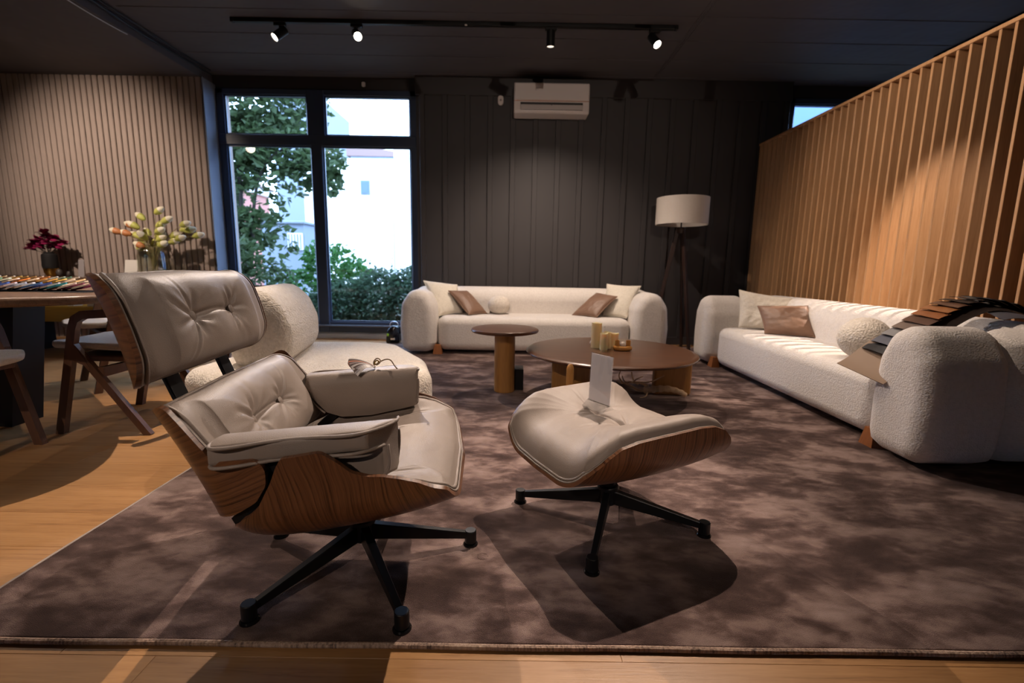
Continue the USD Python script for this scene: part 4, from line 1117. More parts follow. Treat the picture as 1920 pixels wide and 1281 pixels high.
obj('cord', tube(smoothpath([(-0.004, -0.006, zt + 0.012), (-0.006, 0.002, zt + 0.028), (0.004, 0.006, zt + 0.034), (0.014, 0.0, zt + 0.028), (0.010, -0.008, zt + 0.018), (0.000, -0.002, zt + 0.014), (0.008, 0.007, zt + 0.020), (0.018, 0.0, zt + 0.026),
                             (0.032, -0.004, zt + 0.032), (0.050, -0.010, zt + 0.031), (0.062, -0.018, zt + 0.018), (0.070, -0.028, zt + 0.010), (0.076, -0.034, zt + 0.006)], 70), 0.0022, 7), 'cord_brown', ts, smooth=True)

# floor lamp
lp = thing('floor_lamp', 'tripod floor lamp with a cream drum shade in the corner by the partition', 'floor lamp', (1.83, 5.22, 0))
obj('shade', lathe([(0.262, 1.655), (0.272, 1.655), (0.272, 1.375), (0.262, 1.375), (0.266, 1.39), (0.266, 1.64)][::-1], 72), 'shade_linen', lp)
obj('shade_ring', tube([(0.266 * math.cos(a), 0.266 * math.sin(a), 1.378) for a in np.linspace(0, 2 * PI, 61)[:-1]], 0.004, 6, closed=True), 'shade_linen', lp)
obj('spider', MB().add(tube([(-0.265, 0, 1.50), (0.265, 0, 1.50)], 0.003, 6)).add(tube([(0, -0.265, 1.50), (0, 0.265, 1.50)], 0.003, 6)), 'black_metal', lp)
obj('bulb', moved(trimesh.creation.icosphere(3, 0.038), (0, 0, 1.50)), 'white_ceramic', lp, smooth=True)
obj('stem', tube([(0, 0, 1.30), (0, 0, 1.47)], 0.008, 12), 'black_metal', lp)
obj('hub', lathe([(0, 1.345), (0.045, 1.345), (0.048, 1.335), (0.048, 1.285), (0, 1.285)], 32), 'lamp_wood', lp)
for k in range(3):
    a = -PI / 2 + 0.35 + k * 2 * PI / 3
    obj('leg', bar((0.035 * math.cos(a), 0.035 * math.sin(a), 1.315), (0.265 * math.cos(a), 0.265 * math.sin(a), 0.015), 0.030, 0.045, 0.024, 0.030, up=(math.cos(a), math.sin(a), 0.2)), 'lamp_wood', lp, smooth=False)

# leather sample strip draped over the right sofa
mats = {'cover_tan': (0.25, 0.165, 0.105), 'hide_black': (0.016, 0.015, 0.017), 'hide_slate': (0.10, 0.105, 0.13), 'hide_grey': (0.24, 0.235, 0.235), 'hide_taupe': (0.19, 0.145, 0.12), 'hide_brown': (0.115, 0.065, 0.045), 'hide_rust': (0.30, 0.115, 0.045), 'hide_cognac': (0.32, 0.13, 0.045), 'hide_umber': (0.12, 0.06, 0.035), 'hide_dark': (0.022, 0.016, 0.014)}
for kx, c in mats.items():
    plain(kx, c, 0.38 if 'hide' in kx else 0.6, 0.5)
ls = thing('leather_sample_strip', 'long strip of overlapping leather samples draped over the arm of the sofa by the partition', 'leather samples', (0, 0, 0))
spine = smoothpath([(1.72, 2.38, 0.412), (1.80, 2.40, 0.452), (1.90, 2.41, 0.532), (2.03, 2.41, 0.632), (2.19, 2.44, 0.722), (2.36, 2.46, 0.765), (2.52, 2.45, 0.735), (2.66, 2.42, 0.690), (2.72, 2.40, 0.684)], 120)
tan = np.gradient(spine, axis=0); tan /= np.linalg.norm(tan, axis=1, keepdims=True)
wdir = np.array([0.30, -0.86, -0.22]); wdir /= np.linalg.norm(wdir)
def ribbon(i0, i1, w0, w1, off, th, curl=0.0, lift=0.0, qlift=0.0):
    """A leather sheet lying along the spine from sample i0 to i1 (wide w0..w1 along wdir), raised by off."""
    idx = np.linspace(i0, i1, 12)
    c = np.stack([np.interp(idx, np.arange(120), spine[:, k]) for k in range(3)], 1)
    t = np.stack([np.interp(idx, np.arange(120), tan[:, k]) for k in range(3)], 1)
    nrm = np.cross(np.broadcast_to(wdir, t.shape), t); nrm /= np.linalg.norm(nrm, axis=1, keepdims=True)
    nrm *= np.sign(nrm[:, 2:3])
    k = np.linspace(0, 1, 12)
    V = []
    for q in np.linspace(0, 1, 8):
        base = c + wdir * (w0 + (w1 - w0) * q)
        V.append(base + nrm * (off + lift * k[:, None] + qlift * q ** 1.6 + curl * np.sin(q * PI) + 0.25 * curl * np.sin(q * 7 + k[:, None] * 3)))
    P = np.stack(V, 1)
    lo = P - nrm[:, None, :] * th
    F = grid_faces(12, 8)
    N = 96
    per = [i * 8 for i in range(12)] + [88 + j for j in range(1, 8)] + [i * 8 + 7 for i in range(10, -1, -1)] + [j for j in range(6, 0, -1)]
    side = []
    for a_, b_ in zip(per, per[1:] + per[:1]):
        side += [(a_, b_, b_ + N), (a_, b_ + N, a_ + N)]
    return outward(trimesh.Trimesh(np.vstack([P.reshape(-1, 3), lo.reshape(-1, 3)]), np.vstack([F, F[:, ::-1] + N, side]), process=False))
obj('backing', MB().add(ribbon(10, 62, 0.0, 0.17, 0.004, 0.003)).add(ribbon(61, 119, 0.0, 0.17, 0.004, 0.003)), 'hide_dark', ls, smooth=60)
obj('cover', ribbon(0, 26, -0.03, 0.21, 0.012, 0.003), 'cover_tan', ls, smooth=60, label='folded tan cover at the end of the strip')
fold = trimesh.convex.convex_hull(np.array([(1.71, 2.40, 0.412), (1.73, 2.18, 0.395), (1.85, 2.17, 0.405), (1.83, 2.36, 0.47), (1.72, 2.40, 0.405), (1.74, 2.17, 0.390), (1.86, 2.165, 0.400)]))
order = ['hide_black', 'hide_slate', 'hide_grey', 'hide_taupe', 'hide_brown', 'hide_rust', 'hide_cognac', 'hide_umber', 'hide_dark', 'hide_black', 'hide_dark', 'hide_black', 'hide_dark', 'hide_black', 'hide_black', 'hide_dark']
for k, mm in enumerate(order):
    i0 = 17 + k * 6.3
    L1 = min(i0 + 8.6, 119)
    m = ribbon(i0, L1, -0.02, 0.112, 0.018, 0.0025, curl=0.008, lift=-0.016, qlift=0.022)
    obj('sample', m, mm, ls, smooth=60)
obj('flap', ribbon(72, 108, 0.10, 0.235, -0.02, 0.003, curl=0.02), 'hide_slate', ls, smooth=60)

# black bag on the floor between the window and the sofa
bg = thing('black_bag', 'small shiny black bag with a green tag on the floor left of the back sofa', 'bag', (-1.345, 5.36, 0))
obj('body', xz(pill(Polygon([(-0.09, 0.0), (0.075, 0.0), (0.07, 0.13), (0.045, 0.20), (-0.01, 0.215), (-0.065, 0.16)]).buffer(-0.02).buffer(0.04, 8).buffer(-0.02), -0.06, 0.06, 0.025, n=70, bulge=0.012)), 'black_gloss', bg, smooth=50)
obj('handle', tube(smoothpath([(-0.035, 0, 0.19), (-0.02, 0, 0.245), (0.02, 0, 0.25), (0.05, 0, 0.195)], 24), 0.006, 8), 'chrome', bg, smooth=True)
obj('tag', cbox(-0.062, -0.040, -0.083, -0.074, 0.095, 0.122, 0.003), 'green_tag', bg)
obj('clasp', cbox(-0.02, 0.03, -0.084, -0.074, 0.05, 0.075, 0.004), 'chrome', bg)
# ------------------------------------------------------------------ dining corner on the left
dt = thing('dining_table', 'dark wooden dining table with rounded ends and a black slab pedestal', 'table', (-2.85, 2.65, 0), 140)
sup = Polygon([(1.27 * np.sign(math.cos(a)) * abs(math.cos(a)) ** (2 / 3.0), 0.45 * np.sign(math.sin(a)) * abs(math.sin(a)) ** (2 / 3.0)) for a in np.linspace(0, 2 * PI, 160)[:-1]])
obj('tabletop', pill(sup, 0.712, 0.75, 0.016, n=150, rings=3), 'dark_oak_top', dt, smooth=40)
pc = math.radians(-140)
def tl(x, y, z):         # world point in the table's own axes
    dx, dy = x + 2.85, y - 2.65
    return (dx * math.cos(pc) - dy * math.sin(pc), dx * math.sin(pc) + dy * math.cos(pc), z)
obj('pedestal', trimesh.convex.convex_hull(np.array([tl(x, y, z) for z, xr_, xl_ in ((0.0, -2.68, -3.25), (0.712, -2.57, -3.45)) for x in (xr_, xl_) for y in (2.43, 2.60)])), 'pedestal_black', dt, smooth=False)

def side_frame(y):
    front = LineString([(0.222, -0.005), (0.130, 0.38), (0.088, 0.56), (0.070, 0.602), (0.030, 0.625), (-0.04, 0.630), (-0.27, 0.645)]).buffer(0.0205, cap_style=2, join_style=1)
    rear = LineString([(0.118, 0.49), (-0.238, -0.005)]).buffer(0.0175, cap_style=2)
    web = Polygon([(0.125, 0.40), (0.10, 0.50), (0.02, 0.355)])
    low = sbox(-1, 0.0, 1, 1)
    fr, re_ = front.union(web).intersection(low), rear.intersection(low)
    ex = lambda p, t: xz(moved(trimesh.creation.extrude_polygon(max(getattr(p, 'geoms', [p]), key=lambda g: g.area), t, engine='earcut'), (0, 0, y - t / 2)))
    return ex(fr, 0.030), ex(re_, 0.026)

def dining_chair(label, loc, rot):
    t = thing('dining_chair', label, 'dining chair', loc, rot)
    for y in (-0.262, 0.262):
        a, b = side_frame(y)
        L = obj('arm_leg', a, 'walnut_frame', t, smooth=30)
        obj('rear_leg', b, 'walnut_frame', t, smooth=False)
    seatp = Polygon([(0.31, -0.16), (0.325, 0.0), (0.31, 0.16), (0.24, 0.232), (-0.20, 0.225), (-0.22, 0.0), (-0.20, -0.225), (0.24, -0.232)]).buffer(-0.03).buffer(0.06, 8).buffer(-0.03)
    s_ = pill(seatp, 0.425, 0.462, 0.017, bulge=0.010, n=90, bulge2=0.006)
    s_.vertices[:, 2] += 0.05 * np.clip((np.abs(s_.vertices[:, 1]) / 0.23), 0, 1) ** 2 * 0.3 - 0.05 * (0.05 - s_.vertices[:, 0]) * 0.6
    obj('seat', s_, 'seat_fabric', t, smooth=50)
    obj('seat_rail', cbox(-0.14, 0.16, -0.255, 0.255, 0.385, 0.412, 0.004), 'walnut_frame', t)
    obj('crossbar', bar((-0.02, -0.26, 0.33), (-0.02, 0.26, 0.33), 0.03, 0.05), 'walnut_frame', t)
    bp_ = np.stack([-0.26 - 0.09 * np.cos(np.linspace(-1.3, 1.3, 24)) , 0.30 * np.sin(np.linspace(-1.3, 1.3, 24)) / math.sin(1.3), np.full(24, 0.0)], 1)
    v = []
    for p in bp_:
        v += [(p[0] + 0.011, p[1] * 0.97, 0.60), (p[0] - 0.005, p[1] * 0.97, 0.735), (p[0] - 0.025, p[1], 0.735), (p[0] - 0.011, p[1], 0.60)]
    f = []
    for i in range(23):
        for j in range(4):
            a_, b_, c_, d_ = i * 4 + j, i * 4 + (j + 1) % 4, (i + 1) * 4 + (j + 1) % 4, (i + 1) * 4 + j
            f += [(a_, b_, c_), (a_, c_, d_)]
    f += [(0, 2, 1), (0, 3, 2), (92, 93, 94), (92, 94, 95)]
    obj('backrest', outward(trimesh.Trimesh(np.array(v), np.array(f), process=False)), 'walnut_frame', t, smooth=30)
    return t
dc = dining_chair('walnut dining chair with A-shaped side frames and cream seat, nearest behind the headrest', (-2.116, 2.613, 0), 180)
copy_of(dc, (-2.52, 1.94, 0), 0, 'walnut dining chair cut off by the left edge of the picture')
copy_of(dc, (-2.15, 3.56, 0), 180, 'walnut dining chair farther back, its legs seen in the gap below the headrest')
copy_of(dc, (-2.86, 3.44, 0), -130, 'walnut dining chair beyond the table in front of the mustard bench')

# fabric sample fans on the table
pal_a = [(0.55, 0.46, 0.36), (0.12, 0.25, 0.14), (0.42, 0.45, 0.36), (0.62, 0.56, 0.46), (0.60, 0.20, 0.05), (0.62, 0.50, 0.36), (0.35, 0.20, 0.07), (0.50, 0.30, 0.09), (0.55, 0.36, 0.10), (0.62, 0.52, 0.40), (0.60, 0.42, 0.22), (0.66, 0.60, 0.50), (0.58, 0.47, 0.34), (0.66, 0.60, 0.52)]
pal_b = [(0.50, 0.25, 0.20), (0.02, 0.025, 0.08), (0.05, 0.09, 0.28), (0.50, 0.42, 0.44), (0.30, 0.33, 0.42), (0.60, 0.55, 0.50), (0.08, 0.17, 0.36), (0.04, 0.06, 0.20), (0.52, 0.46, 0.44), (0.03, 0.20, 0.24), (0.62, 0.52, 0.42), (0.16, 0.05, 0.08), (0.60, 0.50, 0.40), (0.28, 0.06, 0.12)]
tong = Polygon([(-0.075, -0.032), (0.045, -0.034), (0.075, -0.018), (0.075, 0.018), (0.045, 0.034), (-0.075, 0.032)])
tong_m = trimesh.creation.extrude_polygon(tong.buffer(0.004), 0.007, engine='earcut')
def fan(label, pal, x0, y0, dx, dy, rz):
    t = thing('fabric_sample_fan', label, 'fabric samples', (x0, y0, 0.7505))
    for k, c in enumerate(pal):
        nm = 'fabric_%d_%d_%d' % tuple(int(100 * q) for q in c)
        if nm not in M:
            plain(nm, c, 0.9, 0.1)
        m = moved(tong_m, (k * dx, k * dy + 0.004 * (k % 3), 0.019), rz=rz + 0.05 * math.sin(k * 2.1), rx=0.28, ry=-0.12, s=1.0)
        obj('swatch', m, nm, t, smooth=False)
    obj('backing_strip', cbox(-0.08, dx * 14 + 0.05, -0.03, 0.03 + max(dy * 14, 0), 0.0, 0.002, 0.0005), 'black_matte', t)
fan('row of overlapping warm fabric samples farther back on the dining table', pal_a, -2.98, 2.66, 0.052, 0.0, -0.55)
fan('row of overlapping blue and grey fabric samples near the front edge of the dining table', pal_b, -2.44, 2.16, 0.033, 0.006, -0.50)
fan('row of pale fabric samples at the back of the dining table', pal_a[::-1], -3.36, 2.97, 0.045, 0.0, -0.5)

# console along the ribbed wall
cs = thing('console', 'long dark console under the ribbed wall', 'console', (-4.75, 5.20, 0))
obj('top', cbox(-1.35, 1.22, -0.22, 0.23, 0.68, 0.71, 0.004), 'dark_oak_top', cs)
obj('drawer_case', cbox(-1.30, 1.17, -0.20, 0.22, 0.52, 0.68, 0.004), 'pedestal_black', cs)
for x in (-1.25, 1.10):
    for yy in (-0.19, 0.18):
        obj('leg', cbox(x, x + 0.045, yy, yy + 0.03, 0.0, 0.52, 0.003), 'pedestal_black', cs, smooth=False)
bn = thing('mustard_bench', 'mustard yellow wooden bench in front of the console', 'bench', (-4.25, 4.66, 0))
obj('seat_board', cbox(-0.55, 0.50, -0.16, 0.16, 0.30, 0.45, 0.008), 'mustard_wood', bn)
for x in (-0.48, 0.40):
    obj('leg', cbox(x, x + 0.05, -0.13, 0.13, 0.0, 0.30, 0.004), 'black_matte', bn, smooth=False)
tag(obj('paper_stack', moved(cbox(-0.09, 0.09, -0.07, 0.07, 0.0, 0.028, 0.002), (-4.02, 4.62, 0.4505)), 'paper_warm', None, False), 'stack of white paper on the mustard bench', 'paper')
tag(obj('folded_note', moved(cbox(-0.03, 0.03, -0.05, 0.05, 0.0, 0.02, 0.002), (-4.27, 4.60, 0.4505)), 'paper_warm', None, False), 'small white note left of the paper stack on the mustard bench', 'paper')

v1 = thing('dark_vase', 'black vase with a rounded gold foot on the console', 'vase', (-5.04, 5.20, 0.7105))
obj('body', lathe([(0.0, 0.085), (0.066, 0.085), (0.070, 0.11), (0.067, 0.225), (0.060, 0.240), (0.044, 0.248), (0.044, 0.262), (0.036, 0.262), (0.036, 0.10), (0, 0.10)], 44), 'black_matte', v1)
obj('gold_foot', lathe([(0, 0.0), (0.032, 0.0), (0.045, 0.012), (0.060, 0.040), (0.0655, 0.085), (0, 0.085)], 44), 'brass', v1)
fb = thing('magenta_flowers', 'bunch of dark magenta flowers in the black vase', 'flowers', (-5.04, 5.20, 0.96))
fr = np.random.default_rng(21)
def bloom(c, R, n, seed):
    r = np.random.default_rng(seed)
    mb = MB()
    for k in range(n):
        a, el = r.uniform(0, 2 * PI), r.uniform(-0.2, 1.2)
        d = np.array([math.cos(a) * math.cos(el), math.sin(a) * math.cos(el), math.sin(el)])
        s = np.cross(d, [0.1, 0.2, 1.0]); s /= np.linalg.norm(s)
        u = np.cross(s, d)
        base, tip = np.array(c), np.array(c) + d * R * r.uniform(0.8, 1.15)
        mid = (base + tip) / 2 + u * R * 0.18
        w = R * 0.38
        v = np.array([base, mid + s * w, mid - s * w, tip + s * w * 0.6 - u * 0.004, tip - s * w * 0.6 - u * 0.004, mid + u * 0.004])
        mb.add(trimesh.Trimesh(v, [(0, 1, 5), (0, 5, 2), (5, 1, 3), (5, 3, 4), (5, 4, 2), (0, 2, 1), (1, 2, 3), (2, 4, 3)], process=False))
    return mb.mesh()
for k, (x, z) in enumerate([(-0.20, 0.07), (-0.13, 0.12), (-0.05, 0.16), (0.02, 0.20), (0.08, 0.14), (0.13, 0.10), (-0.10, 0.05), (0.03, 0.09), (-0.02, 0.06), (0.09, 0.06), (-0.16, 0.03), (0.0, 0.13)]):
    yj = fr.uniform(-0.06, 0.06)
    obj('bloom', bloom((x * 0.9, yj, z), 0.075, 18, 100 + k), 'magenta_petal', fb, smooth=False)
    obj('stem', tube(smoothpath([(x * 0.1, 0, -0.03), (x * 0.5, yj * 0.5, z * 0.55), (x * 0.9, yj, z)], 10), 0.003, 5), 'dark_stem', fb)

v2 = thing('glass_vase', 'clear ribbed glass vase behind the headrest', 'vase', (-3.90, 5.18, 0.7105))
nl = 60
pr_ = np.array([(0.0, 0.006), (0.115, 0.004), (0.138, 0.03), (0.142, 0.12), (0.138, 0.24), (0.125, 0.30), (0.095, 0.335), (0.085, 0.355), (0.081, 0.352), (0.090, 0.333), (0.120, 0.298), (0.133, 0.24), (0.137, 0.12), (0.130, 0.035), (0.0, 0.016)])
a = np.arange(nl) * 2 * PI / nl
rib_ = 1 + 0.018 * np.cos(a * 20)
vv = np.stack([np.outer(np.cos(a) * rib_, pr_[:, 0]), np.outer(np.sin(a) * rib_, pr_[:, 0]), np.tile(pr_[:, 1], (nl, 1))], -1).reshape(-1, 3)
obj('glass', outward(trimesh.Trimesh(vv, grid_faces(nl, len(pr_), True), process=False)), 'vase_glass', v2, smooth=60)
buds = [(-3.776, 1.423, 0), (-4.006, 1.363, 2), (-4.152, 1.277, 1), (-4.031, 1.265, 2), (-4.232, 1.203, 1), (-4.148, 1.186, 1), (-4.078, 1.166, 2), (-3.981, 1.203, 2), (-4.008, 1.146, 0), (-3.914, 1.155, 2), (-3.89, 1.105, 2), (-3.814, 1.29, 0), (-3.738, 1.333, 2), (-3.764, 1.213, 2), (-3.797, 1.171, 0), (-3.779, 1.136, 2), (-3.66, 1.173, 0), (-3.673, 1.109, 0), (-3.749, 1.072, 2), (-3.548, 1.139, 0), (-3.505, 1.288, 0), (-3.574, 1.245, 0), (-3.511, 1.232, 2), (-3.429, 1.177, 0), (-4.063, 1.11, 2), (-4.018, 1.061, 1), (-4.071, 1.034, 2), (-3.871, 1.085, 0)]
groups_ = [('orange-tipped spray of flower buds reaching left from the glass vase', [2, 4, 5, 24, 25, 26]), ('upper left spray of pale buds in the glass vase', [1, 3, 6, 7, 8]), ('upright spray of lime buds in the middle of the glass vase', [0, 11, 12, 13, 14]), ('short spray of cream buds low in the glass vase', [9, 10, 15, 18, 27]), ('lime spray leaning to the right in the glass vase', [16, 17, 19]), ('farthest right spray of lime buds in the glass vase', [20, 21, 22, 23])]
bud = lathe([(0, -0.045), (0.012, -0.040), (0.025, -0.015), (0.027, 0.008), (0.020, 0.032), (0.010, 0.047), (0, 0.052)], 14)
tipm = lathe([(0, 0.012), (0.0255, 0.012), (0.0205, 0.032), (0.0105, 0.0485), (0, 0.054)], 14)
br_ = np.random.default_rng(5)
def point_along(m, d, c, s=1.0):
    d = np.array(d, float); d /= np.linalg.norm(d)
    x = np.cross([0.01, 1.0, 0.02], d); x /= np.linalg.norm(x)
    m = m.copy()
    m.vertices = (m.vertices * s) @ np.stack([x, np.cross(d, x), d], 1).T + np.array(c)
    return m
for lab, ids in groups_:
    t = thing('flower_spray', lab, 'flowers', (-3.90, 5.18, 0.7105))
    for i in ids:
        X, Z, cl = buds[i]
        c = np.array([X + 3.90, br_.uniform(-0.09, 0.09), Z - 0.7105])
        d = np.array([c[0] * 1.6, c[1], 0.22 * (c[2] - 0.30) + 0.02 * br_.uniform(-1, 1)])
        d = d / (np.linalg.norm(d) + 1e-6) + np.array([0, 0, 0.25])
        B = obj('bud', point_along(bud, d, c, 1.32), ['lime_bud', 'orange_bud', 'lime_bud'][cl], t, smooth=60)
        obj('bud_tip', point_along(tipm, d, c, 1.40 if cl == 2 else 1.34), 'cream_bud', B, smooth=60)
        obj('stem', tube(smoothpath([(0.02 * br_.uniform(-1, 1), 0, 0.04), (0.25 * c[0], c[1] * 0.3, 0.33), c - d / np.linalg.norm(d) * 0.045], 14), 0.003, 5), 'pale_stem', t)

tag(obj('place_card', moved(bar((0, -0.02, 0.0), (0, 0.02, 0.190), 0.135, 0.002, up=(0, 1, 0)), (-4.085, 5.10, 0.711)), 'paper_warm', None, False), 'white card standing on the console left of the glass vase', 'card')
tag(obj('grey_card', moved(bar((0, -0.01, 0.0), (0, 0.015, 0.185), 0.062, 0.003, up=(0, 1, 0)), (-4.62, 5.10, 0.711)), 'card_grey', None, False), 'small grey card standing on the console between the two vases', 'card')
for k, (x, s, lb) in enumerate(((-4.86, 1.0, 'dark pebble ornament nearest the black vase on the console'), (-4.76, 0.72, 'smaller dark pebble ornament on the console'))):
    m = trimesh.creation.icosphere(3, 0.033 * s)
    m.vertices *= [0.9, 0.8, 1.25]
    tag(obj('pebble_ornament', moved(m, (x, 5.10, 0.711 + 0.041 * s)), 'pebble_dark', None, True), lb, 'ornament')

# ------------------------------------------------------------------ outdoors
struct('ground', box(-40, 30, 6.0, 60, -0.35, -0.15), 'soil')
def leaves(centers, size, seed, flat=0.35, curl=0.25):
    r = np.random.default_rng(seed)
    n = len(centers)
    d = r.normal(size=(n, 3)); d[:, 2] *= flat + 0.3; d /= np.linalg.norm(d, axis=1, keepdims=True)
    s = np.cross(d, r.normal(size=(n, 3))); s /= np.linalg.norm(s, axis=1, keepdims=True)
    u = np.cross(s, d)
    L = size * r.uniform(0.6, 1.3, n)[:, None]
    c = np.asarray(centers)
    v = np.stack([c - d * L * 0.5, c + s * L * 0.32 + u * L * curl * 0.3, c - u * L * 0.05, c - s * L * 0.32 + u * L * curl * 0.3, c + d * L * 0.6], 1).reshape(-1, 3)
    k = np.arange(n)[:, None] * 5
    f = np.vstack([k + [0, 1, 2], k + [0, 2, 3], k + [2, 1, 4], k + [2, 4, 3]])
    return trimesh.Trimesh(v, f, process=False)
def blobs(spec, seed, dens):
    r = np.random.default_rng(seed)
    out = []
    for x, y, z, rx, ry, rz in spec:
        n = int(dens * rx * rz)
        p = r.normal(size=(n, 3)); p /= np.linalg.norm(p, axis=1, keepdims=True)
        p *= r.uniform(0.55, 1.05, (n, 1)) ** 0.6
        out.append(p * [rx, ry, rz] + [x, y, z])
    return np.vstack(out)
LOOSE = [(-5.1, 9.2, 2.3, 0.9, 0.5, 1.1), (-4.3, 9.1, 2.6, 0.8, 0.5, 0.55), (-4.9, 9.2, 1.2, 0.75, 0.5, 0.8), (-5.5, 9.2, 3.2, 0.6, 0.5, 0.9), (-4.6, 9.2, 3.7, 1.3, 0.6, 0.7)]
def bush(name, label, cat, spec, size, matname, seed, dens, stems, group=None):
    t = thing(name, label, cat, (0, 0, 0), 0, group)
    pts = blobs(spec, seed, dens)
    if name == 'street_tree':
        pts = np.vstack([pts, blobs(LOOSE, seed + 5, 420)])
    obj('foliage', leaves(pts, size, seed + 1), matname, t, smooth=False, kind='stuff')
    for st_ in stems:
        obj('stem', tube(smoothpath(st_[0], 14), np.linspace(st_[1], st_[1] * 0.4, 14), 7), 'bark', t)
    return t
bush('street_tree', 'slender leafy tree standing outside the left window panes', 'tree',
     [(-5.05, 9.2, 3.9, 1.3, 0.9, 0.75), (-5.45, 9.2, 3.1, 0.7, 0.6, 0.6), (-4.35, 9.1, 2.95, 0.75, 0.5, 0.42), (-3.75, 9.0, 2.62, 0.45, 0.35, 0.32), (-3.4, 9.0, 2.75, 0.35, 0.3, 0.30), (-5.6, 9.3, 2.2, 0.45, 0.5, 0.5), (-3.35, 9.0, 2.35, 0.22, 0.2, 0.25), (-4.75, 9.0, 4.6, 1.4, 0.8, 0.6), (-5.5, 9.2, 1.35, 0.5, 0.5, 0.45), (-4.85, 9.0, 1.5, 0.42, 0.4, 0.42), (-4.7, 9.2, 3.3, 0.7, 0.6, 0.4), (-5.2, 9.2, 2.6, 0.5, 0.5, 0.35)], 0.15, 'tree_leaf', 41, 1900,
     [([(-5.2, 9.2, -0.2), (-5.15, 9.2, 1.5), (-5.1, 9.15, 2.6), (-5.0, 9.2, 4.0)], 0.055), ([(-5.05, 9.2, 0.8), (-4.9, 9.2, 2.0), (-4.5, 9.1, 2.8), (-3.9, 9.05, 3.0)], 0.04), ([(-5.4, 9.2, 0.2), (-5.45, 9.2, 2.0), (-5.4, 9.2, 3.2)], 0.035), ([(-4.3, 9.1, 2.8), (-3.8, 9.0, 2.7), (-3.4, 9.0, 2.7)], 0.018)])
bush('climbing_vine', 'bright green broad-leaved vine bush outside the middle of the window', 'bush', [(-3.05, 8.2, 0.72, 0.55, 0.45, 0.52), (-3.5, 8.3, 0.35, 0.55, 0.5, 0.5), (-2.75, 8.3, 0.55, 0.35, 0.4, 0.45), (-3.3, 8.2, 1.0, 0.3, 0.3, 0.28)], 0.12, 'vine_leaf', 51, 1500, [([(-3.1, 8.3, -0.2), (-3.1, 8.25, 0.4), (-3.0, 8.2, 0.9)], 0.02)])
bush('garden_shrub', 'shrub outside at the left foot of the window behind the boucle seat', 'bush', [(-3.85, 7.5, 0.37, 0.5, 0.3, 0.55), (-4.5, 7.5, 0.62, 0.45, 0.3, 0.68), (-4.2, 7.5, 1.0, 0.27, 0.25, 0.27)], 0.095, 'tree_leaf', 61, 2600, [([(-4.1, 7.5, -0.2), (-4.1, 7.5, 0.5)], 0.02)])
bush('hedge', 'dark green dense hedge filling the lower right window pane', 'hedge', [(-2.7, 7.6, 0.10, 0.6, 0.45, 0.55), (-2.1, 7.6, 0.22, 0.6, 0.45, 0.62), (-1.55, 7.6, 0.25, 0.55, 0.45, 0.62), (-3.1, 7.6, -0.02, 0.55, 0.45, 0.45), (-1.0, 7.6, 0.2, 0.5, 0.45, 0.6)], 0.075, 'hedge_leaf', 71, 9000,
     [([(-2.2 + 0.17 * k, 7.5, 0.3), (-2.2 + 0.17 * k + 0.03, 7.5, 0.75), (-2.2 + 0.17 * k - 0.02, 7.45, 0.98 + 0.06 * math.sin(k * 2.3))], 0.006) for k in range(6)])
tw = [(-2.2 + 0.17 * k + 0.05 * math.sin(j * 2.0 + k), 7.47, 0.7 + 0.042 * j) for k in range(6) for j in range(8)]
top('hedge_twigs', leaves(np.array(tw), 0.06, 88), 'hedge_leaf', 'leafy twig tips sticking up from the hedge', 'hedge', smooth=False, kind='stuff')
tag(obj('lamp_post', tube([(-5.62, 8.9, -0.2), (-5.60, 8.9, 1.9)], 0.07, 16), 'post_grey', None, 40), 'pale grey post among the shrubs outside at the left', 'post')

def building(label, name):
    return thing(name, label, 'building', (0, 0, 0))
wbld = building('large sunlit white building across the street', 'white_building')
obj('wall', box(-9.0, -5.02, 21.0, 27.0, -0.2, 5.25), 'white_render', wbld, smooth=False)
obj('wall', box(-5.0, 0.5, 20.6, 27.0, -0.2, 5.85), 'white_render', wbld, smooth=False)
wi = obj('window', cbox(-6.55, -6.15, 20.94, 21.0, 3.85, 4.45, 0.01), 'grey_render', wbld, smooth=False)
obj('pane', box(-6.50, -6.20, 20.92, 20.95, 3.90, 4.40), 'far_glass', wi, smooth=False)
obj('parapet', cbox(-9.05, -5.0, 20.9, 21.1, 5.2, 5.32, 0.02), 'white_render', wbld, smooth=False)
obj('downpipe', tube([(-5.05, 20.55, 0.5), (-5.05, 20.55, 5.2)], 0.035, 8), 'post_grey', wbld)
gb = building('grey building with a sloping roof above the white building', 'grey_building')
obj('wall', box(-9.6, -5.4, 29.0, 34.0, -0.2, 7.2), 'grey_render', gb, smooth=False)
obj('roof', trimesh.convex.convex_hull(np.array([(-9.8, 28.9, 7.15), (-5.2, 28.9, 7.15), (-9.8, 34, 7.15), (-5.2, 34, 7.15), (-9.8, 28.9, 7.9), (-7.2, 28.9, 7.2), (-9.8, 34, 7.9), (-7.2, 34, 7.2)])), 'roof_tile', gb, smooth=False)
w2 = obj('window', cbox(-8.3, -7.7, 28.93, 29.0, 6.0, 6.7, 0.01), 'white_render', gb, smooth=False)
obj('pane', box(-8.25, -7.75, 28.91, 28.94, 6.05, 6.65), 'far_glass', w2, smooth=False)
tb = building('pale grey tower block seen beside the tree in the right window pane', 'tower_block')
obj('wall', box(-15.0, -11.9, 31.0, 36.0, -0.2, 11.0), 'grey_render', tb, smooth=False)
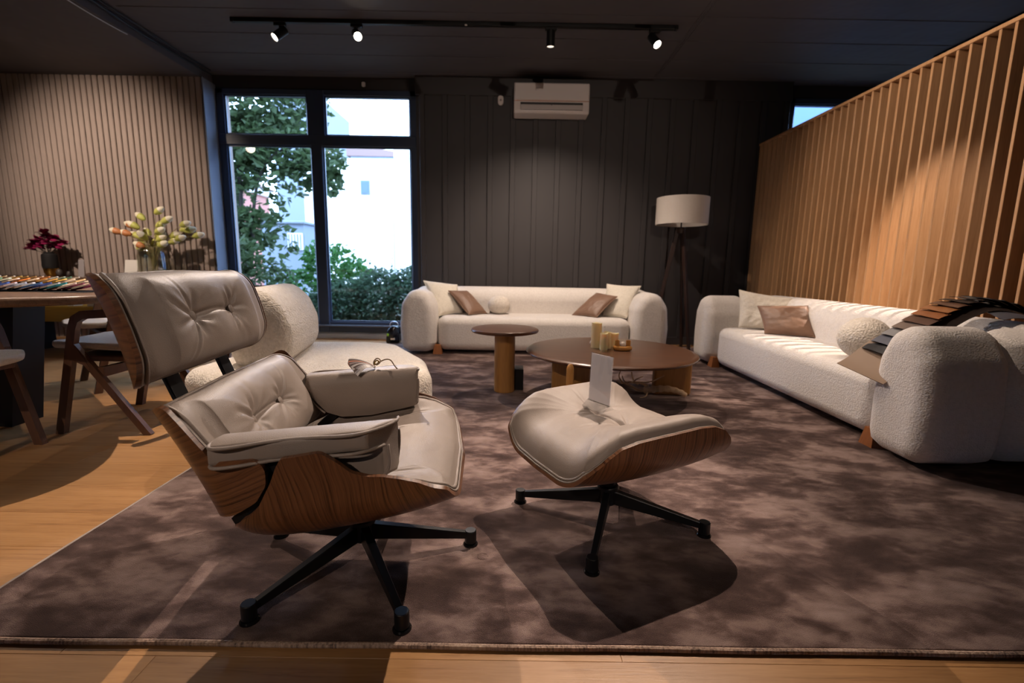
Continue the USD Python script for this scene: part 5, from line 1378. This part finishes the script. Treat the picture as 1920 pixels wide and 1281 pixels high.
for k in range(4):
    wq = obj('window', cbox(-12.9, -12.35, 30.94, 31.0, 3.0 + 2.2 * k, 4.1 + 2.2 * k, 0.01), 'white_render', tb, smooth=False)
    obj('pane', box(-12.85, -12.4, 30.92, 30.95, 3.05 + 2.2 * k, 4.05 + 2.2 * k), 'far_glass', wq, smooth=False)
pb = building('pink rendered house with a pale cornice behind the tree', 'pink_house')
obj('wall', box(-11.4, -8.62, 15.0, 17.2, -0.2, 3.15), 'pink_render', pb, smooth=False)
obj('cornice', cbox(-11.6, -8.5, 14.85, 17.3, 3.15, 3.38, 0.03), 'white_render', pb, smooth=False)
obj('band', cbox(-11.45, -8.58, 14.93, 15.02, 0.75, 0.92, 0.02), 'white_render', pb, smooth=False)
obj('roof', trimesh.convex.convex_hull(np.array([(-11.7, 14.8, 3.38), (-8.4, 14.8, 3.38), (-11.7, 17.4, 3.38), (-8.4, 17.4, 3.38), (-10.6, 16.1, 3.9), (-9.4, 16.1, 3.9)])), 'roof_tile', pb, smooth=False)
sh = building('low blue-grey shed with a grilled window behind the vine', 'shed')
obj('wall', box(-6.9, -5.72, 13.2, 14.2, -0.2, 1.95), 'grey_render', sh, smooth=False)
obj('roof', cbox(-7.0, -5.66, 13.1, 14.25, 1.95, 2.03, 0.02), 'grey_render', sh, smooth=False)
w3 = obj('window', cbox(-6.15, -5.75, 13.14, 13.2, 1.25, 1.70, 0.01), 'white_render', sh, smooth=False)
for k in range(5):
    obj('bar', box(-6.12 + 0.08 * k, -6.10 + 0.08 * k, 13.11, 13.14, 1.27, 1.68), 'grey_render', w3, smooth=False)
bf = building('added block standing in for the blue sky seen through the window above the partition', 'blue_facade_building')  # added block: its colour stands in for the sky behind the second window
obj('wall', box(4.5, 14.0, 13.0, 16.0, -0.2, 9.0), 'blue_facade', bf, smooth=False)
for k in range(3):
    wq = obj('window', cbox(6.2 + 2.4 * k, 7.2 + 2.4 * k, 12.94, 13.0, 1.4, 2.8, 0.01), 'white_render', bf, smooth=False)
    obj('pane', box(6.3 + 2.4 * k, 7.1 + 2.4 * k, 12.92, 12.95, 1.5, 2.7), 'far_glass', wq, smooth=False)
